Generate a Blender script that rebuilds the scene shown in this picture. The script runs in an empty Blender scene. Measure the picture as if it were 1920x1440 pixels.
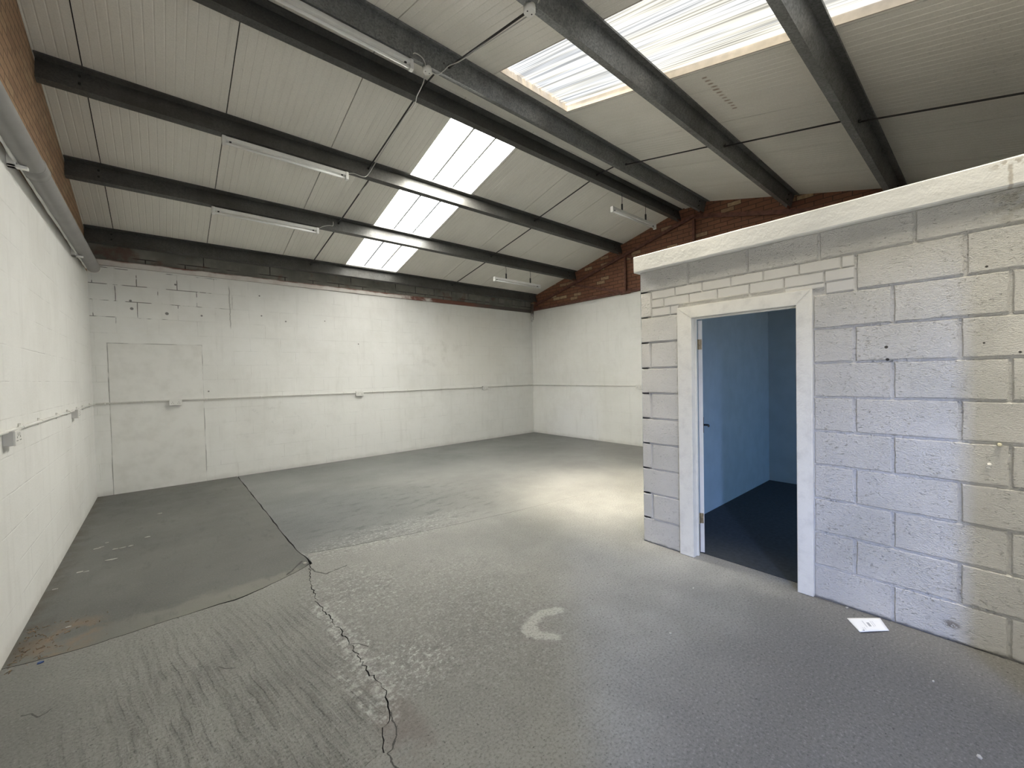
import bpy, bmesh, math, random
from mathutils import Vector, Matrix

random.seed(7)
S = bpy.context.scene
COL = S.collection

# ------------------------------------------------------------------ camera
CAM_H = 1.542
FPX = 766.97                      # focal length in pixels of the 1920 px frame
FW = Vector((0.65001, 0.75960, -0.02238)).normalized()
RT = Vector((0.75918, -0.65054, -0.02229))
RT = (RT - FW * RT.dot(FW)).normalized()
UP = RT.cross(FW)
cd = bpy.data.cameras.new('camera')
cd.sensor_fit = 'HORIZONTAL'
cd.sensor_width = 36.0
cd.lens = FPX / 1920.0 * 36.0
cd.clip_start = 0.02
cam = bpy.data.objects.new('camera', cd)
COL.objects.link(cam)
m3 = Matrix((RT, UP, -FW)).transposed()
cam.matrix_world = Matrix.Translation((0, 0, CAM_H)) @ m3.to_4x4()
S.camera = cam

# ------------------------------------------------------------------ colour management
vs = S.view_settings
vs.view_transform = 'Standard'
vs.look = 'None'
vs.exposure = 1.45
vs.gamma = 1.0
vs.use_curve_mapping = False
S.cycles.use_denoising = True
S.cycles.max_bounces = 14
S.cycles.diffuse_bounces = 8
S.cycles.sample_clamp_indirect = 6.0

# ------------------------------------------------------------------ sky, sun, daylight outside
W = bpy.data.worlds.new('sky')
S.world = W
W.use_nodes = True
bg = W.node_tree.nodes['Background']
bg.inputs['Color'].default_value = (0.86, 0.91, 1.0, 1)
bg.inputs['Strength'].default_value = 0.55


def aim(o, d):
    o.rotation_euler = Vector(d).to_track_quat('-Z', 'Y').to_euler()


sd = bpy.data.lights.new('sun', 'SUN')
sd.energy = 26.0
sd.angle = math.radians(30)
sd.color = (1.0, 0.93, 0.79)
sun = bpy.data.objects.new('sun', sd)
COL.objects.link(sun)
sun.location = (-2, 0, 12)
aim(sun, (1.25, 0.55, -4.4))

# bright gap of open sky seen through the doorway behind the camera
ld = bpy.data.lights.new('sky_gap', 'AREA')
ld.shape = 'RECTANGLE'
ld.size = 0.30
ld.size_y = 2.6
ld.energy = 175.0
ld.color = (0.36, 0.50, 1.0)
gap = bpy.data.objects.new('sky_gap', ld)
COL.objects.link(gap)
gap.location = (1.8 - 0.852 * 6.0, -0.83 - 0.523 * 6.0, 3.7)
gap.rotation_euler = Vector((0.852, 0.523, -0.36)).to_track_quat('-Z', 'Y').to_euler()

# blue evening sky in front of the office window
wd = bpy.data.lights.new('office_sky', 'AREA')
wd.shape = 'RECTANGLE'
wd.size = 3.0
wd.size_y = 1.6
wd.energy = 33.0
wd.color = (0.12, 0.46, 1.0)
win = bpy.data.objects.new('office_sky', wd)
COL.objects.link(win)
win.location = (4.9, -2.4, 2.7)
aim(win, (0.1, 1.0, -0.45))

# ------------------------------------------------------------------ dimensions (metres)
XL, XR = -0.714, 7.512
YB, YF = 7.913, -0.83
XP, YC = 3.309, 2.058            # office wall plane and its free corner
WT = 3.165                       # top of the white painted blockwork
SB, SF = 0.2425, 0.258           # roof slopes
Y4, Z4 = 3.7493, 4.5788
Y5, Z5 = 3.2958, 4.5667


def zb(y): return Z4 + SB * (Y4 - y)
def zf(y): return Z5 - SF * (Y5 - y)


YR = (Z4 + SB * Y4 - Z5 + SF * Y5) / (SB + SF)
ZR = zb(YR)
SKX0, SKX1 = 2.622, 3.600        # rooflight strip

# ------------------------------------------------------------------ mesh helpers


def link(name, bm, mats, parent=None):
    me = bpy.data.meshes.new(name)
    bmesh.ops.recalc_face_normals(bm, faces=bm.faces)
    bm.to_mesh(me)
    bm.free()
    o = bpy.data.objects.new(name, me)
    for m in (mats if isinstance(mats, (list, tuple)) else [mats]):
        me.materials.append(m)
    COL.objects.link(o)
    if parent:
        o.parent = parent
        o.matrix_parent_inverse = parent.matrix_world.inverted() if parent.type != 'EMPTY' else Matrix.Translation(-Vector(parent.location))
    return o


def empty(name, loc):
    o = bpy.data.objects.new(name, None)
    o.location = loc
    o.empty_display_size = 0.05
    COL.objects.link(o)
    return o


def tag(o, label=None, cat=None, group=None, kind=None):
    if label: o['label'] = label
    if cat: o['category'] = cat
    if group: o['group'] = group
    if kind: o['kind'] = kind
    return o


def quad(bm, pts, mi=0, smooth=False):
    f = bm.faces.new([bm.verts.new(p) for p in pts])
    f.material_index = mi
    f.smooth = smooth
    return f


def box(bm, x0, y0, z0, x1, y1, z1, mi=0, bev=0.0):
    vs_ = [bm.verts.new((x, y, z)) for x in (x0, x1) for y in (y0, y1) for z in (z0, z1)]
    idx = [(0, 1, 3, 2), (4, 6, 7, 5), (0, 4, 5, 1), (2, 3, 7, 6), (0, 2, 6, 4), (1, 5, 7, 3)]
    fs = [bm.faces.new([vs_[i] for i in t]) for t in idx]
    for f in fs: f.material_index = mi
    if bev > 0:
        es = list({e for f in fs for e in f.edges})
        r = bmesh.ops.bevel(bm, geom=es, offset=bev, segments=2, affect='EDGES', profile=0.6)
        for f in r['faces']: f.material_index = mi
    return vs_


def obox(bm, c, ax, ay, az, hx, hy, hz, mi=0, bev=0.0):
    """oriented box: centre, three unit axes, half sizes"""
    c, ax, ay, az = Vector(c), Vector(ax).normalized(), Vector(ay).normalized(), Vector(az).normalized()
    vs_ = [bm.verts.new(c + ax * sx * hx + ay * sy * hy + az * sz * hz) for sx in (-1, 1) for sy in (-1, 1) for sz in (-1, 1)]
    idx = [(0, 1, 3, 2), (4, 6, 7, 5), (0, 4, 5, 1), (2, 3, 7, 6), (0, 2, 6, 4), (1, 5, 7, 3)]
    fs = [bm.faces.new([vs_[i] for i in t]) for t in idx]
    for f in fs: f.material_index = mi
    if bev > 0:
        es = list({e for f in fs for e in f.edges})
        r = bmesh.ops.bevel(bm, geom=es, offset=bev, segments=2, affect='EDGES', profile=0.6)
        for f in r['faces']: f.material_index = mi


def tube(bm, pts, r, n=8, caps=True, mi=0, radii=None):
    pts = [Vector(p) for p in pts]
    rings = []
    prev = None
    for i, p in enumerate(pts):
        t = (pts[min(i + 1, len(pts) - 1)] - pts[max(i - 1, 0)]).normalized()
        a = Vector((0, 0, 1)) if abs(t.z) < 0.9 else Vector((1, 0, 0))
        if prev is not None:
            a = prev
        u = (a - t * a.dot(t)).normalized()
        prev = u
        w = t.cross(u)
        rr = radii[i] if radii else r
        rings.append([bm.verts.new(p + (u * math.cos(2 * math.pi * k / n) + w * math.sin(2 * math.pi * k / n)) * rr) for k in range(n)])
    for a, b in zip(rings, rings[1:]):
        for k in range(n):
            f = bm.faces.new((a[k], a[(k + 1) % n], b[(k + 1) % n], b[k]))
            f.smooth = True
            f.material_index = mi
    if caps:
        for ring in (rings[0], rings[-1]):
            f = bm.faces.new(ring)
            f.material_index = mi
    return rings


def prism(bm, prof, x0, x1, mi=0):
    """closed (y,z) profile run from x0 to x1"""
    a = [bm.verts.new((x0, y, z)) for y, z in prof]
    b = [bm.verts.new((x1, y, z)) for y, z in prof]
    n = len(prof)
    for k in range(n):
        f = bm.faces.new((a[k], a[(k + 1) % n], b[(k + 1) % n], b[k]))
        f.material_index = mi
    for r in (a, b):
        f = bm.faces.new(r)
        f.material_index = mi


def smooth_path(pts, n=6):
    pts = [Vector(p) for p in pts]
    P = [pts[0]] + pts + [pts[-1]]
    out = []
    for i in range(1, len(P) - 2):
        for k in range(n):
            t = k / n
            a, b, c, d = P[i - 1], P[i], P[i + 1], P[i + 2]
            out.append(0.5 * ((2 * b) + (c - a) * t + (2 * a - 5 * b + 4 * c - d) * t * t + (3 * b - a - 3 * c + d) * t ** 3))
    out.append(pts[-1])
    return out

# ------------------------------------------------------------------ material helpers


class M:
    def __init__(s, name, rough=0.6, metal=0.0, spec=0.5):
        s.m = bpy.data.materials.new(name)
        s.m.use_nodes = True
        s.t = s.m.node_tree
        s.b = s.t.nodes['Principled BSDF']
        s.out = s.t.nodes['Material Output']
        s.b.inputs['Roughness'].default_value = rough
        s.b.inputs['Metallic'].default_value = metal
        s.b.inputs['Specular IOR Level'].default_value = spec
        s._p = None

    def n(s, typ): return s.t.nodes.new(typ)

    def set(s, sock, v):
        if v is None: return
        if hasattr(v, 'is_output'):
            s.t.links.new(v, sock)
        elif isinstance(v, (tuple, list)) and len(v) == 3 and sock.type == 'RGBA':
            sock.default_value = (*v, 1)
        else:
            sock.default_value = v

    def pos(s):
        if s._p is None:
            g = s.n('ShaderNodeNewGeometry')
            q = s.n('ShaderNodeSeparateXYZ')
            s.t.links.new(g.outputs['Position'], q.inputs[0])
            s._p = (q.outputs[0], q.outputs[1], q.outputs[2], g.outputs['Position'])
        return s._p

    def math(s, op, a, b=None, clamp=False):
        q = s.n('ShaderNodeMath')
        q.operation = op
        q.use_clamp = clamp
        s.set(q.inputs[0], a)
        if b is not None: s.set(q.inputs[1], b)
        return q.outputs[0]

    def add(s, a, b): return s.math('ADD', a, b)
    def sub(s, a, b): return s.math('SUBTRACT', a, b)
    def mul(s, a, b): return s.math('MULTIPLY', a, b)
    def mx(s, a, b): return s.math('MAXIMUM', a, b)
    def mn(s, a, b): return s.math('MINIMUM', a, b)

    def xyz(s, x, y, z=0.0):
        q = s.n('ShaderNodeCombineXYZ')
        for i, v in enumerate((x, y, z)): s.set(q.inputs[i], v)
        return q.outputs[0]

    def noise(s, vec, scale, detail=3, rough=0.55, dist=0.0):
        q = s.n('ShaderNodeTexNoise')
        s.set(q.inputs['Vector'], vec)
        q.inputs['Scale'].default_value = scale
        q.inputs['Detail'].default_value = detail
        q.inputs['Roughness'].default_value = rough
        q.inputs['Distortion'].default_value = dist
        return q.outputs[0]

    def voro(s, vec, scale, feature='F1', out='Distance'):
        q = s.n('ShaderNodeTexVoronoi')
        q.feature = feature
        s.set(q.inputs['Vector'], vec)
        q.inputs['Scale'].default_value = scale
        return q.outputs[out]

    def wave(s, vec, scale, dist=0.0, dscale=1.0, axis='X'):
        q = s.n('ShaderNodeTexWave')
        q.wave_type = 'BANDS'
        q.bands_direction = axis
        s.set(q.inputs['Vector'], vec)
        q.inputs['Scale'].default_value = scale
        q.inputs['Distortion'].default_value = dist
        q.inputs['Detail Scale'].default_value = dscale
        return q.outputs['Fac']

    def brick(s, vec, w, h, mortar, smooth=0.1, offset=0.5, bias=0.0):
        q = s.n('ShaderNodeTexBrick')
        s.set(q.inputs['Vector'], vec)
        q.offset = offset
        q.inputs['Scale'].default_value = 1.0
        q.inputs['Brick Width'].default_value = w
        q.inputs['Row Height'].default_value = h
        q.inputs['Mortar Size'].default_value = mortar
        q.inputs['Mortar Smooth'].default_value = smooth
        q.inputs['Bias'].default_value = bias
        q.inputs['Color1'].default_value = (0, 0, 0, 1)
        q.inputs['Color2'].default_value = (1, 1, 1, 1)
        q.inputs['Mortar'].default_value = (0.5, 0.5, 0.5, 1)
        return q.outputs['Color'], q.outputs['Fac']

    def rng(s, v, a, b, c=0.0, d=1.0, smooth=True):
        q = s.n('ShaderNodeMapRange')
        q.interpolation_type = 'SMOOTHSTEP' if smooth else 'LINEAR'
        q.clamp = True
        s.set(q.inputs[0], v)
        for i, k in enumerate((a, b, c, d)): q.inputs[i + 1].default_value = k
        return q.outputs[0]

    def mix(s, f, a, b):
        q = s.n('ShaderNodeMix')
        q.data_type = 'RGBA'
        s.set(q.inputs[0], f)
        s.set(q.inputs[6], a)
        s.set(q.inputs[7], b)
        return q.outputs[2]

    def ramp(s, f, stops):
        q = s.n('ShaderNodeValToRGB')
        s.set(q.inputs[0], f)
        e = q.color_ramp.elements
        while len(e) < len(stops): e.new(0.5)
        for k, (p, c) in zip(e, stops):
            k.position = p
            k.color = (*c, 1)
        return q.outputs[0]

    def blob(s, u, v, cu, cv, ru, rv):
        """soft elliptical mask around a point, 1 in its middle"""
        a = s.math('DIVIDE', s.sub(u, cu), ru)
        b = s.math('DIVIDE', s.sub(v, cv), rv)
        d = s.add(s.mul(a, a), s.mul(b, b))
        return s.rng(d, 0.0, 1.0, 1.0, 0.0)

    def dots(s, u, v, pts, r):
        """hard small spots at given places"""
        acc = None
        for p in pts:
            a, b = s.sub(u, p[0]), s.sub(v, p[1])
            d = s.add(s.mul(a, a), s.mul(b, b))
            rr = p[2] if len(p) > 2 else r
            k = s.rng(d, rr * rr * 0.5, rr * rr * 1.3, 1.0, 0.0)
            acc = k if acc is None else s.mx(acc, k)
        return acc

    def color(s, c): s.set(s.b.inputs['Base Color'], c)

    def bump(s, h, dist=0.004, strength=1.0):
        q = s.n('ShaderNodeBump')
        q.inputs['Distance'].default_value = dist
        q.inputs['Strength'].default_value = strength
        s.set(q.inputs['Height'], h)
        s.t.links.new(q.outputs[0], s.b.inputs['Normal'])


def plain(name, col, rough=0.5, metal=0.0, var=0.0, vscale=20):
    k = M(name, rough, metal)
    if var:
        f = k.noise(k.pos()[3], vscale, 4)
        k.color(k.mix(k.rng(f, 0.3, 0.7), tuple(c * (1 - var) for c in col), tuple(min(1, c * (1 + var)) for c in col)))
    else:
        k.color(col)
    return k.m


# ---- painted blockwork of the shell walls (joints mostly filled by paint)
WHITE = (0.835, 0.83, 0.80)


def painted_wall(name, horiz, marks=()):
    k = M(name, 0.55)
    x, y, z, p = k.pos()
    u = x if horiz == 'x' else y
    vec = k.xyz(k.add(u, 20.02), z)
    jit = k.noise(p, 3.0, 2)
    vec2 = k.xyz(k.add(k.add(u, 20.02), k.mul(jit, 0.02)), k.add(z, k.mul(k.noise(p, 2.1, 2), 0.014)))
    _, fac = k.brick(vec2, 0.45, 0.225, 0.006, 0.6)
    patch = k.rng(k.noise(p, 1.3, 3), 0.42, 0.62)
    joint = k.mul(fac, k.rng(k.noise(p, 3.4, 5, 0.65), 0.42, 0.66, 0.06, 1.0))
    dirt = k.rng(k.noise(p, 1.1, 6, 0.7), 0.38, 0.70)
    streak = k.rng(k.noise(k.xyz(k.mul(u, 6), k.mul(z, 0.7)), 1.6, 4, 0.6), 0.52, 0.75)
    specks = k.rng(k.noise(p, 38, 2, 0.7), 0.70, 0.78)
    specks = k.mul(specks, k.rng(k.noise(p, 2.2, 2), 0.45, 0.65))
    base = k.mix(k.mul(dirt, 0.5), WHITE, (0.70, 0.69, 0.65))
    base = k.mix(k.mul(streak, 0.26), base, (0.62, 0.61, 0.57))
    base = k.mix(k.mul(joint, 0.26 if horiz == 'x' else 0.15), base, (0.46, 0.45, 0.42))
    base = k.mix(k.mul(specks, 0.45), base, (0.40, 0.39, 0.36))
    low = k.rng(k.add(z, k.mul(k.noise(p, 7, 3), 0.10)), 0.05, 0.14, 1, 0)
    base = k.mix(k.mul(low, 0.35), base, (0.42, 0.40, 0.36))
    h = k.sub(k.mul(k.noise(p, 55, 5, 0.6), 0.5), k.mul(joint, 0.9))
    if horiz == 'x':          # the long eaves wall: open cracks high on its west end, outline of a blocked doorway
        cr = k.mul(fac, k.mul(k.blob(u, z, -0.55, 2.95, 1.9, 0.75), k.rng(k.noise(p, 4.5, 3), 0.42, 0.60)))
        base = k.mix(k.rng(cr, 0.12, 0.5, 0, 0.85), base, (0.09, 0.085, 0.075))
        cx, cz, hw, hz = -0.035, 0.93, 0.52, 1.175
        d = k.mx(k.sub(k.math('ABSOLUTE', k.sub(k.add(u, k.mul(jit, 0.02)), cx + 0.01)), hw), k.sub(k.math('ABSOLUTE', k.sub(z, cz)), hz))
        ln = k.rng(k.math('ABSOLUTE', d), 0.002, 0.009, 1, 0)
        ln = k.mul(ln, k.rng(k.noise(p, 3.1, 3), 0.40, 0.55, 0.12, 0.65))
        base = k.mix(ln, base, (0.16, 0.15, 0.13))
        dk = k.dots(u, z, [(-0.29, 2.60, 0.02), (0.09, 2.56, 0.022), (0.5, 2.56, 0.014), (0.2, 3.0, 0.014), (1.30, 2.62, 0.012), (1.66, 2.55, 0.013), (-0.3, 2.71, 0.016), (1.28, 2.95, 0.012), (2.9, 2.2, 0.012), (2.3, 2.6, 0.010), (0.55, 1.39, 0.012)], 0.012)
        base = k.mix(k.mul(dk, 0.8), base, (0.07, 0.065, 0.06))
        vc = k.mul(k.rng(k.math('ABSOLUTE', k.sub(u, k.add(0.83, k.mul(k.noise(k.xyz(0, 0, z), 4, 4, 0.7), 0.07)))), 0.003, 0.010, 1, 0), k.rng(k.math('ABSOLUTE', k.sub(z, 2.72)), 0.28, 0.36, 1, 0))
        base = k.mix(k.mul(vc, 0.6), base, (0.2, 0.19, 0.17))
        sm = k.mul(k.blob(u, z, 4.6, 2.1, 0.9, 0.45), k.rng(k.noise(p, 5.5, 4), 0.5, 0.72))
        base = k.mix(k.mul(sm, 0.30), base, (0.45, 0.43, 0.40))
        rub = k.mul(k.blob(u, z, 1.6, 0.9, 1.2, 0.55), k.rng(k.noise(p, 9, 4, 0.7), 0.56, 0.72))
        base = k.mix(k.mul(rub, 0.30), base, (0.5, 0.49, 0.47))
        yel = k.blob(u, z, 5.6, 2.2, 1.6, 1.2)
        base = k.mix(k.mul(yel, 0.22), base, (0.74, 0.68, 0.55))
    for q in marks:
        pass
    k.color(base)
    k.bump(h, 0.004, 0.55)
    return k.m


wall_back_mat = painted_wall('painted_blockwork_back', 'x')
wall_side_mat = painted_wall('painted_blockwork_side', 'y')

# ---- smooth white paint
k = M('white_gloss_paint', 0.45)
p = k.pos()[3]
k.color(k.mix(k.rng(k.noise(p, 6, 4), 0.35, 0.75), (0.80, 0.79, 0.755), (0.72, 0.71, 0.67)))
k.bump(k.noise(p, 60, 4), 0.002, 0.5)
white_paint = k.m

k = M('white_joinery_paint', 0.4)
p = k.pos()[3]
k.color(k.mix(k.rng(k.noise(p, 11, 5, 0.65), 0.42, 0.80), (0.86, 0.84, 0.77), (0.74, 0.72, 0.66)))
k.bump(k.noise(p, 70, 5, 0.65), 0.004, 0.6)
joinery = k.m

# coping: painted timber/concrete edge with one drip stain
k = M('coping_paint', 0.45)
x, y, z, p = k.pos()
c = k.mix(k.rng(k.noise(k.xyz(x, k.mul(y, 0.5), k.mul(z, 3)), 5, 5), 0.4, 0.75), (0.87, 0.865, 0.835), (0.76, 0.755, 0.725))
st = k.mul(k.rng(k.math('ABSOLUTE', k.sub(k.add(y, k.mul(k.noise(p, 30, 3), 0.02)), -0.055)), 0.003, 0.010, 1, 0), k.rng(z, 2.545, 2.535))
st2 = k.mul(k.blob(y, z, -0.065, 2.545, 0.085, 0.028), k.rng(k.noise(p, 44, 3), 0.46, 0.56))
c = k.mix(k.mul(k.mx(st, st2), 0.50), c, (0.27, 0.21, 0.13))
k.color(c)
k.bump(k.noise(p, 26, 6, 0.6), 0.008, 0.5)
coping_mat = k.m

reveal_mat = plain('light_tinted_reveal', (0.46, 0.41, 0.36), 0.6, 0, 0.1, 12)  # near rooflight reveals, darkened and tinted in colour for light through the sheet

# ---- rough exposed-face blocks of the office wall (painted)
k = M('painted_rough_block', 0.5)
x, y, z, p = k.pos()
sv = k.xyz(x, k.mul(k.add(y, k.mul(z, 0.25)), 0.62), k.mul(z, 1.35))
n1 = k.noise(sv, 150, 3, 0.6)
pn = k.noise(sv, 78, 3, 0.65)
pits = k.rng(pn, 0.40, 0.31)
pm = k.rng(k.noise(p, 7, 3), 0.36, 0.58, 0.25, 1.0)
hh = k.sub(k.mul(n1, 0.95), k.mul(k.mul(pits, pm), 0.9))
c = k.mix(k.rng(k.noise(p, 2.3, 4), 0.35, 0.7), (0.69, 0.675, 0.64), (0.61, 0.60, 0.565))
pit_shade = k.mul(k.rng(pn, 0.36, 0.28), pm)  # shade inside the deeper pits, put into the colour
c = k.mix(k.mul(pit_shade, 0.50), c, (0.30, 0.29, 0.27))
hole = k.dots(y, z, [(0.404, 1.658, 0.009), (0.399, 1.584, 0.009), (0.012, 2.054, 0.006), (-0.10, 1.60, 0.006), (0.02, 1.655, 0.005)], 0.01)
c = k.mix(hole, c, (0.05, 0.045, 0.04))
mk = k.mul(k.blob(y, z, 0.135, 0.095, 0.045, 0.028), k.rng(k.noise(p, 50, 2), 0.36, 0.46))
c = k.mix(k.mul(mk, 0.8), c, (0.16, 0.13, 0.10))
damp = k.mul(k.blob(y, z, -0.12, 2.36, 0.16, 0.16), k.rng(k.noise(p, 24, 4), 0.42, 0.6))
c = k.mix(k.mul(damp, 0.5), c, (0.42, 0.39, 0.30))
low = k.rng(k.add(z, k.mul(k.noise(p, 14, 4), 0.05)), 0.028, 0.05, 1, 0)
c = k.mix(k.mul(low, 0.7), c, (0.20, 0.19, 0.17))
k.color(c)
k.bump(hh, 0.0105, 1.0)
rough_block = k.m

k = M('painted_smooth_brick', 0.5)
p = k.pos()[3]
k.color((0.69, 0.675, 0.64))
k.bump(k.noise(p, 60, 4), 0.003, 0.5)
smooth_brick = k.m

# ---- facing brick of the gables
def gable_brick(name, pale):
    k = M(name, 0.85)
    x, y, z, p = k.pos()
    vec = k.xyz(k.add(k.add(y, 30), k.mul(k.noise(p, 9, 2), 0.006)), k.add(z, k.mul(k.noise(p, 7, 2), 0.006)))
    c, fac = k.brick(vec, 0.225, 0.075, 0.006, 0.3)
    if pale:
        br = k.ramp(c, [(0.0, (0.29, 0.17, 0.10)), (0.35, (0.40, 0.25, 0.145)), (0.7, (0.36, 0.215, 0.125)), (1.0, (0.42, 0.29, 0.17))])
        mort = (0.155, 0.105, 0.065)
    else:
        br = k.ramp(c, [(0.0, (0.19, 0.078, 0.046)), (0.45, (0.25, 0.112, 0.064)), (0.88, (0.21, 0.09, 0.052)), (0.94, (0.40, 0.27, 0.16)), (1.0, (0.50, 0.36, 0.21))])
        mort = (0.075, 0.040, 0.026)
    br = k.mix(k.rng(k.noise(p, 26, 4), 0.35, 0.7, 0, 0.5), br, (0.17, 0.085, 0.05) if not pale else (0.24, 0.145, 0.085))
    col = k.mix(fac, br, mort)
    k.color(col)
    k.bump(k.sub(k.mul(k.noise(p, 60, 4), 0.4), fac), 0.006, 0.8)
    return k.m


brick_left = gable_brick('brown_brick', True)
brick_right = gable_brick('red_brick', False)

# ---- bare grey blocks above the painted wall
k = M('bare_grey_block', 0.9)
x, y, z, p = k.pos()
_, fac = k.brick(k.xyz(k.add(x, 20.15), k.add(z, 0.06)), 0.45, 0.225, 0.007, 0.2)
c = k.mix(k.rng(k.noise(p, 3, 5), 0.3, 0.7), (0.16, 0.155, 0.135), (0.27, 0.26, 0.225))
c = k.mix(k.mul(fac, k.rng(k.noise(p, 3, 2), 0.40, 0.55)), c, (0.035, 0.03, 0.028))
red = k.mul(k.rng(k.noise(p, 4, 4), 0.55, 0.7), 0.6)
c = k.mix(red, c, (0.16, 0.075, 0.05))
k.color(c)
k.bump(k.noise(p, 50, 5), 0.006, 0.7)
bare_block = k.m

# ---- wall plate, white paint giving way to red oxide and bare steel along its length
k = M('wall_plate_paint', 0.6)
x, y, z, p = k.pos()
nz = k.noise(p, 2.2, 5, 0.65)
oxide = k.rng(k.add(k.mul(k.sub(nz, 0.5), 2.2), k.rng(x, 3.2, 5.0)), 0.35, 0.75)
dark = k.rng(k.add(x, k.mul(nz, 2)), 6.4, 7.4)
up = k.rng(k.add(z, k.mul(k.noise(p, 5, 3), 0.05)), 3.245, 3.275)
c = k.mix(k.rng(k.noise(p, 6, 4), 0.4, 0.7), (0.72, 0.69, 0.65), (0.62, 0.56, 0.52))
c = k.mix(k.mx(oxide, up), c, (0.20, 0.085, 0.06))
c = k.mix(dark, c, (0.11, 0.095, 0.085))
k.color(c)
plate_mat = k.m

k = M('dripped_bracket_paint', 0.6)
x, y, z, p = k.pos()
f = k.rng(k.add(z, k.mul(k.noise(k.xyz(k.mul(x, 40), k.mul(y, 40), z), 1.0, 3), 0.22)), 3.17, 3.30)
f = k.mx(f, k.mul(k.rng(k.noise(p, 26, 3), 0.55, 0.62), 0.8))
k.color(k.mix(f, (0.72, 0.71, 0.68), (0.13, 0.10, 0.085)))
bracket_mat = k.m

# ---- red oxide steel of the gable truss
oxide_steel = plain('red_oxide_steel', (0.150, 0.062, 0.042), 0.65, 0.0, 0.35, 14)

# ---- galvanised purlins: bright spangle on the near slope, dull and grimy on the far one
def galvanised(name, lo, hi, drip_c, dirt_c, dirt_w, metal):
    k = M(name, 0.42, metal, 0.5)
    x, y, z, p = k.pos()
    sp = k.voro(p, 85, 'F1', 'Color')
    q = k.n('ShaderNodeSeparateColor')
    k.t.links.new(sp, q.inputs[0])
    dirt = k.rng(k.noise(p, 1.7, 5, 0.65), 0.35, 0.75)
    drip = k.rng(k.noise(k.xyz(k.mul(x, 9), y, k.mul(z, 1.2)), 1.5, 4), 0.50, 0.72)
    c = k.mix(q.outputs[0], lo, hi)
    c = k.mix(k.mul(drip, 0.35), c, drip_c)
    c = k.mix(k.mul(dirt, dirt_w), c, dirt_c)
    k.color(c)
    k.set(k.b.inputs['Roughness'], k.rng(q.outputs[1], 0, 1, 0.36, 0.58))
    return k.m


galv = galvanised('galvanised_steel', (0.125, 0.130, 0.130), (0.235, 0.240, 0.235), (0.28, 0.285, 0.275), (0.07, 0.066, 0.058), 0.6, 0.35)
galv_dull = galvanised('grimy_galvanised_steel', (0.070, 0.070, 0.066), (0.105, 0.104, 0.098), (0.135, 0.130, 0.120), (0.045, 0.040, 0.033), 0.7, 0.15)
bolt_mat = plain('dark_bolt', (0.03, 0.03, 0.03), 0.5, 0.6)
rod_mat = plain('dark_steel_rod', (0.045, 0.042, 0.040), 0.55, 0.4)

# ---- roof liner sheet
k = M('roof_liner_sheet', 0.55)
x, y, z, p = k.pos()
spk = k.rng(k.noise(p, 95, 2, 0.6), 0.38, 0.66)
blot = k.rng(k.noise(k.xyz(k.mul(x, 3), y, z), 1.2, 5), 0.35, 0.75)
c = k.mix(k.mul(spk, 0.30), (0.76, 0.735, 0.67), (0.57, 0.55, 0.49))
c = k.mix(k.mul(blot, 0.20), c, (0.50, 0.48, 0.42))
seamd = k.mul(k.rng(k.noise(k.xyz(k.mul(x, 8), k.mul(y, .4), 0), 2.0, 4), 0.58, 0.72), 0.16)
c = k.mix(seamd, c, (0.36, 0.34, 0.29))
# row of rust drips on the front slope
du = k.math('DIVIDE', k.sub(x, 3.72), 0.06)
fr = k.math('FRACT', du)
spot = k.mul(k.rng(k.math('ABSOLUTE', k.sub(fr, 0.5)), 0.10, 0.30, 1, 0), k.rng(k.math('ABSOLUTE', k.sub(k.add(y, k.mul(k.noise(p, 22, 2), 0.05)), 1.68)), 0.01, 0.035, 1, 0))
spot = k.mul(spot, k.mul(k.rng(x, 3.70, 3.73), k.rng(x, 4.42, 4.45, 1, 0)))
c = k.mix(k.mul(spot, 0.75), c, (0.19, 0.105, 0.05))
mould = k.mul(k.blob(x, y, 4.4, 0.0, 0.9, 0.5), k.rng(k.noise(p, 30, 4, 0.7), 0.55, 0.68))
c = k.mix(k.mul(mould, 0.22), c, (0.16, 0.15, 0.12))
k.color(c)
liner = k.m
seam_dark = plain('seam_gap', (0.03, 0.028, 0.025), 0.9)

# ---- rooflights: lit translucent sheet with weathered streaks
def rooflight(name, strength, clear, streak):
    k = M(name)
    x, y, z, p = k.pos()
    fine = k.noise(k.xyz(k.mul(x, 62), k.mul(y, 0.6), 0), 1.0, 2, 0.5)
    wide = k.noise(k.xyz(k.mul(x, 9), k.mul(y, 0.55), 3.0), 1.0, 2)
    hue = k.noise(k.xyz(k.mul(x, 12), k.mul(y, 0.4), 9.0), 1.0, 2)
    v = k.rng(fine, 0.36, 0.58, 1 - streak, 1.0)
    v = k.mul(v, k.rng(wide, 0.3, 0.6, 1 - streak * 0.6, 1.0))
    c = k.mix(k.rng(hue, 0.38, 0.62), (1.0, 0.955, 0.82), (0.96, 0.965, 0.95))
    em = k.n('ShaderNodeEmission')
    k.set(em.inputs['Color'], c)
    k.set(em.inputs['Strength'], k.mul(v, strength))
    tr = k.n('ShaderNodeBsdfTransparent')
    k.set(tr.inputs['Color'], k.mix(v, (0.0, 0.0, 0.0), c))
    mx = k.n('ShaderNodeMixShader')
    mx.inputs[0].default_value = clear
    k.t.links.new(em.outputs[0], mx.inputs[1])
    k.t.links.new(tr.outputs[0], mx.inputs[2])
    k.t.links.new(mx.outputs[0], k.out.inputs['Surface'])
    k.t.nodes.remove(k.b)
    return k.m


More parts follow.
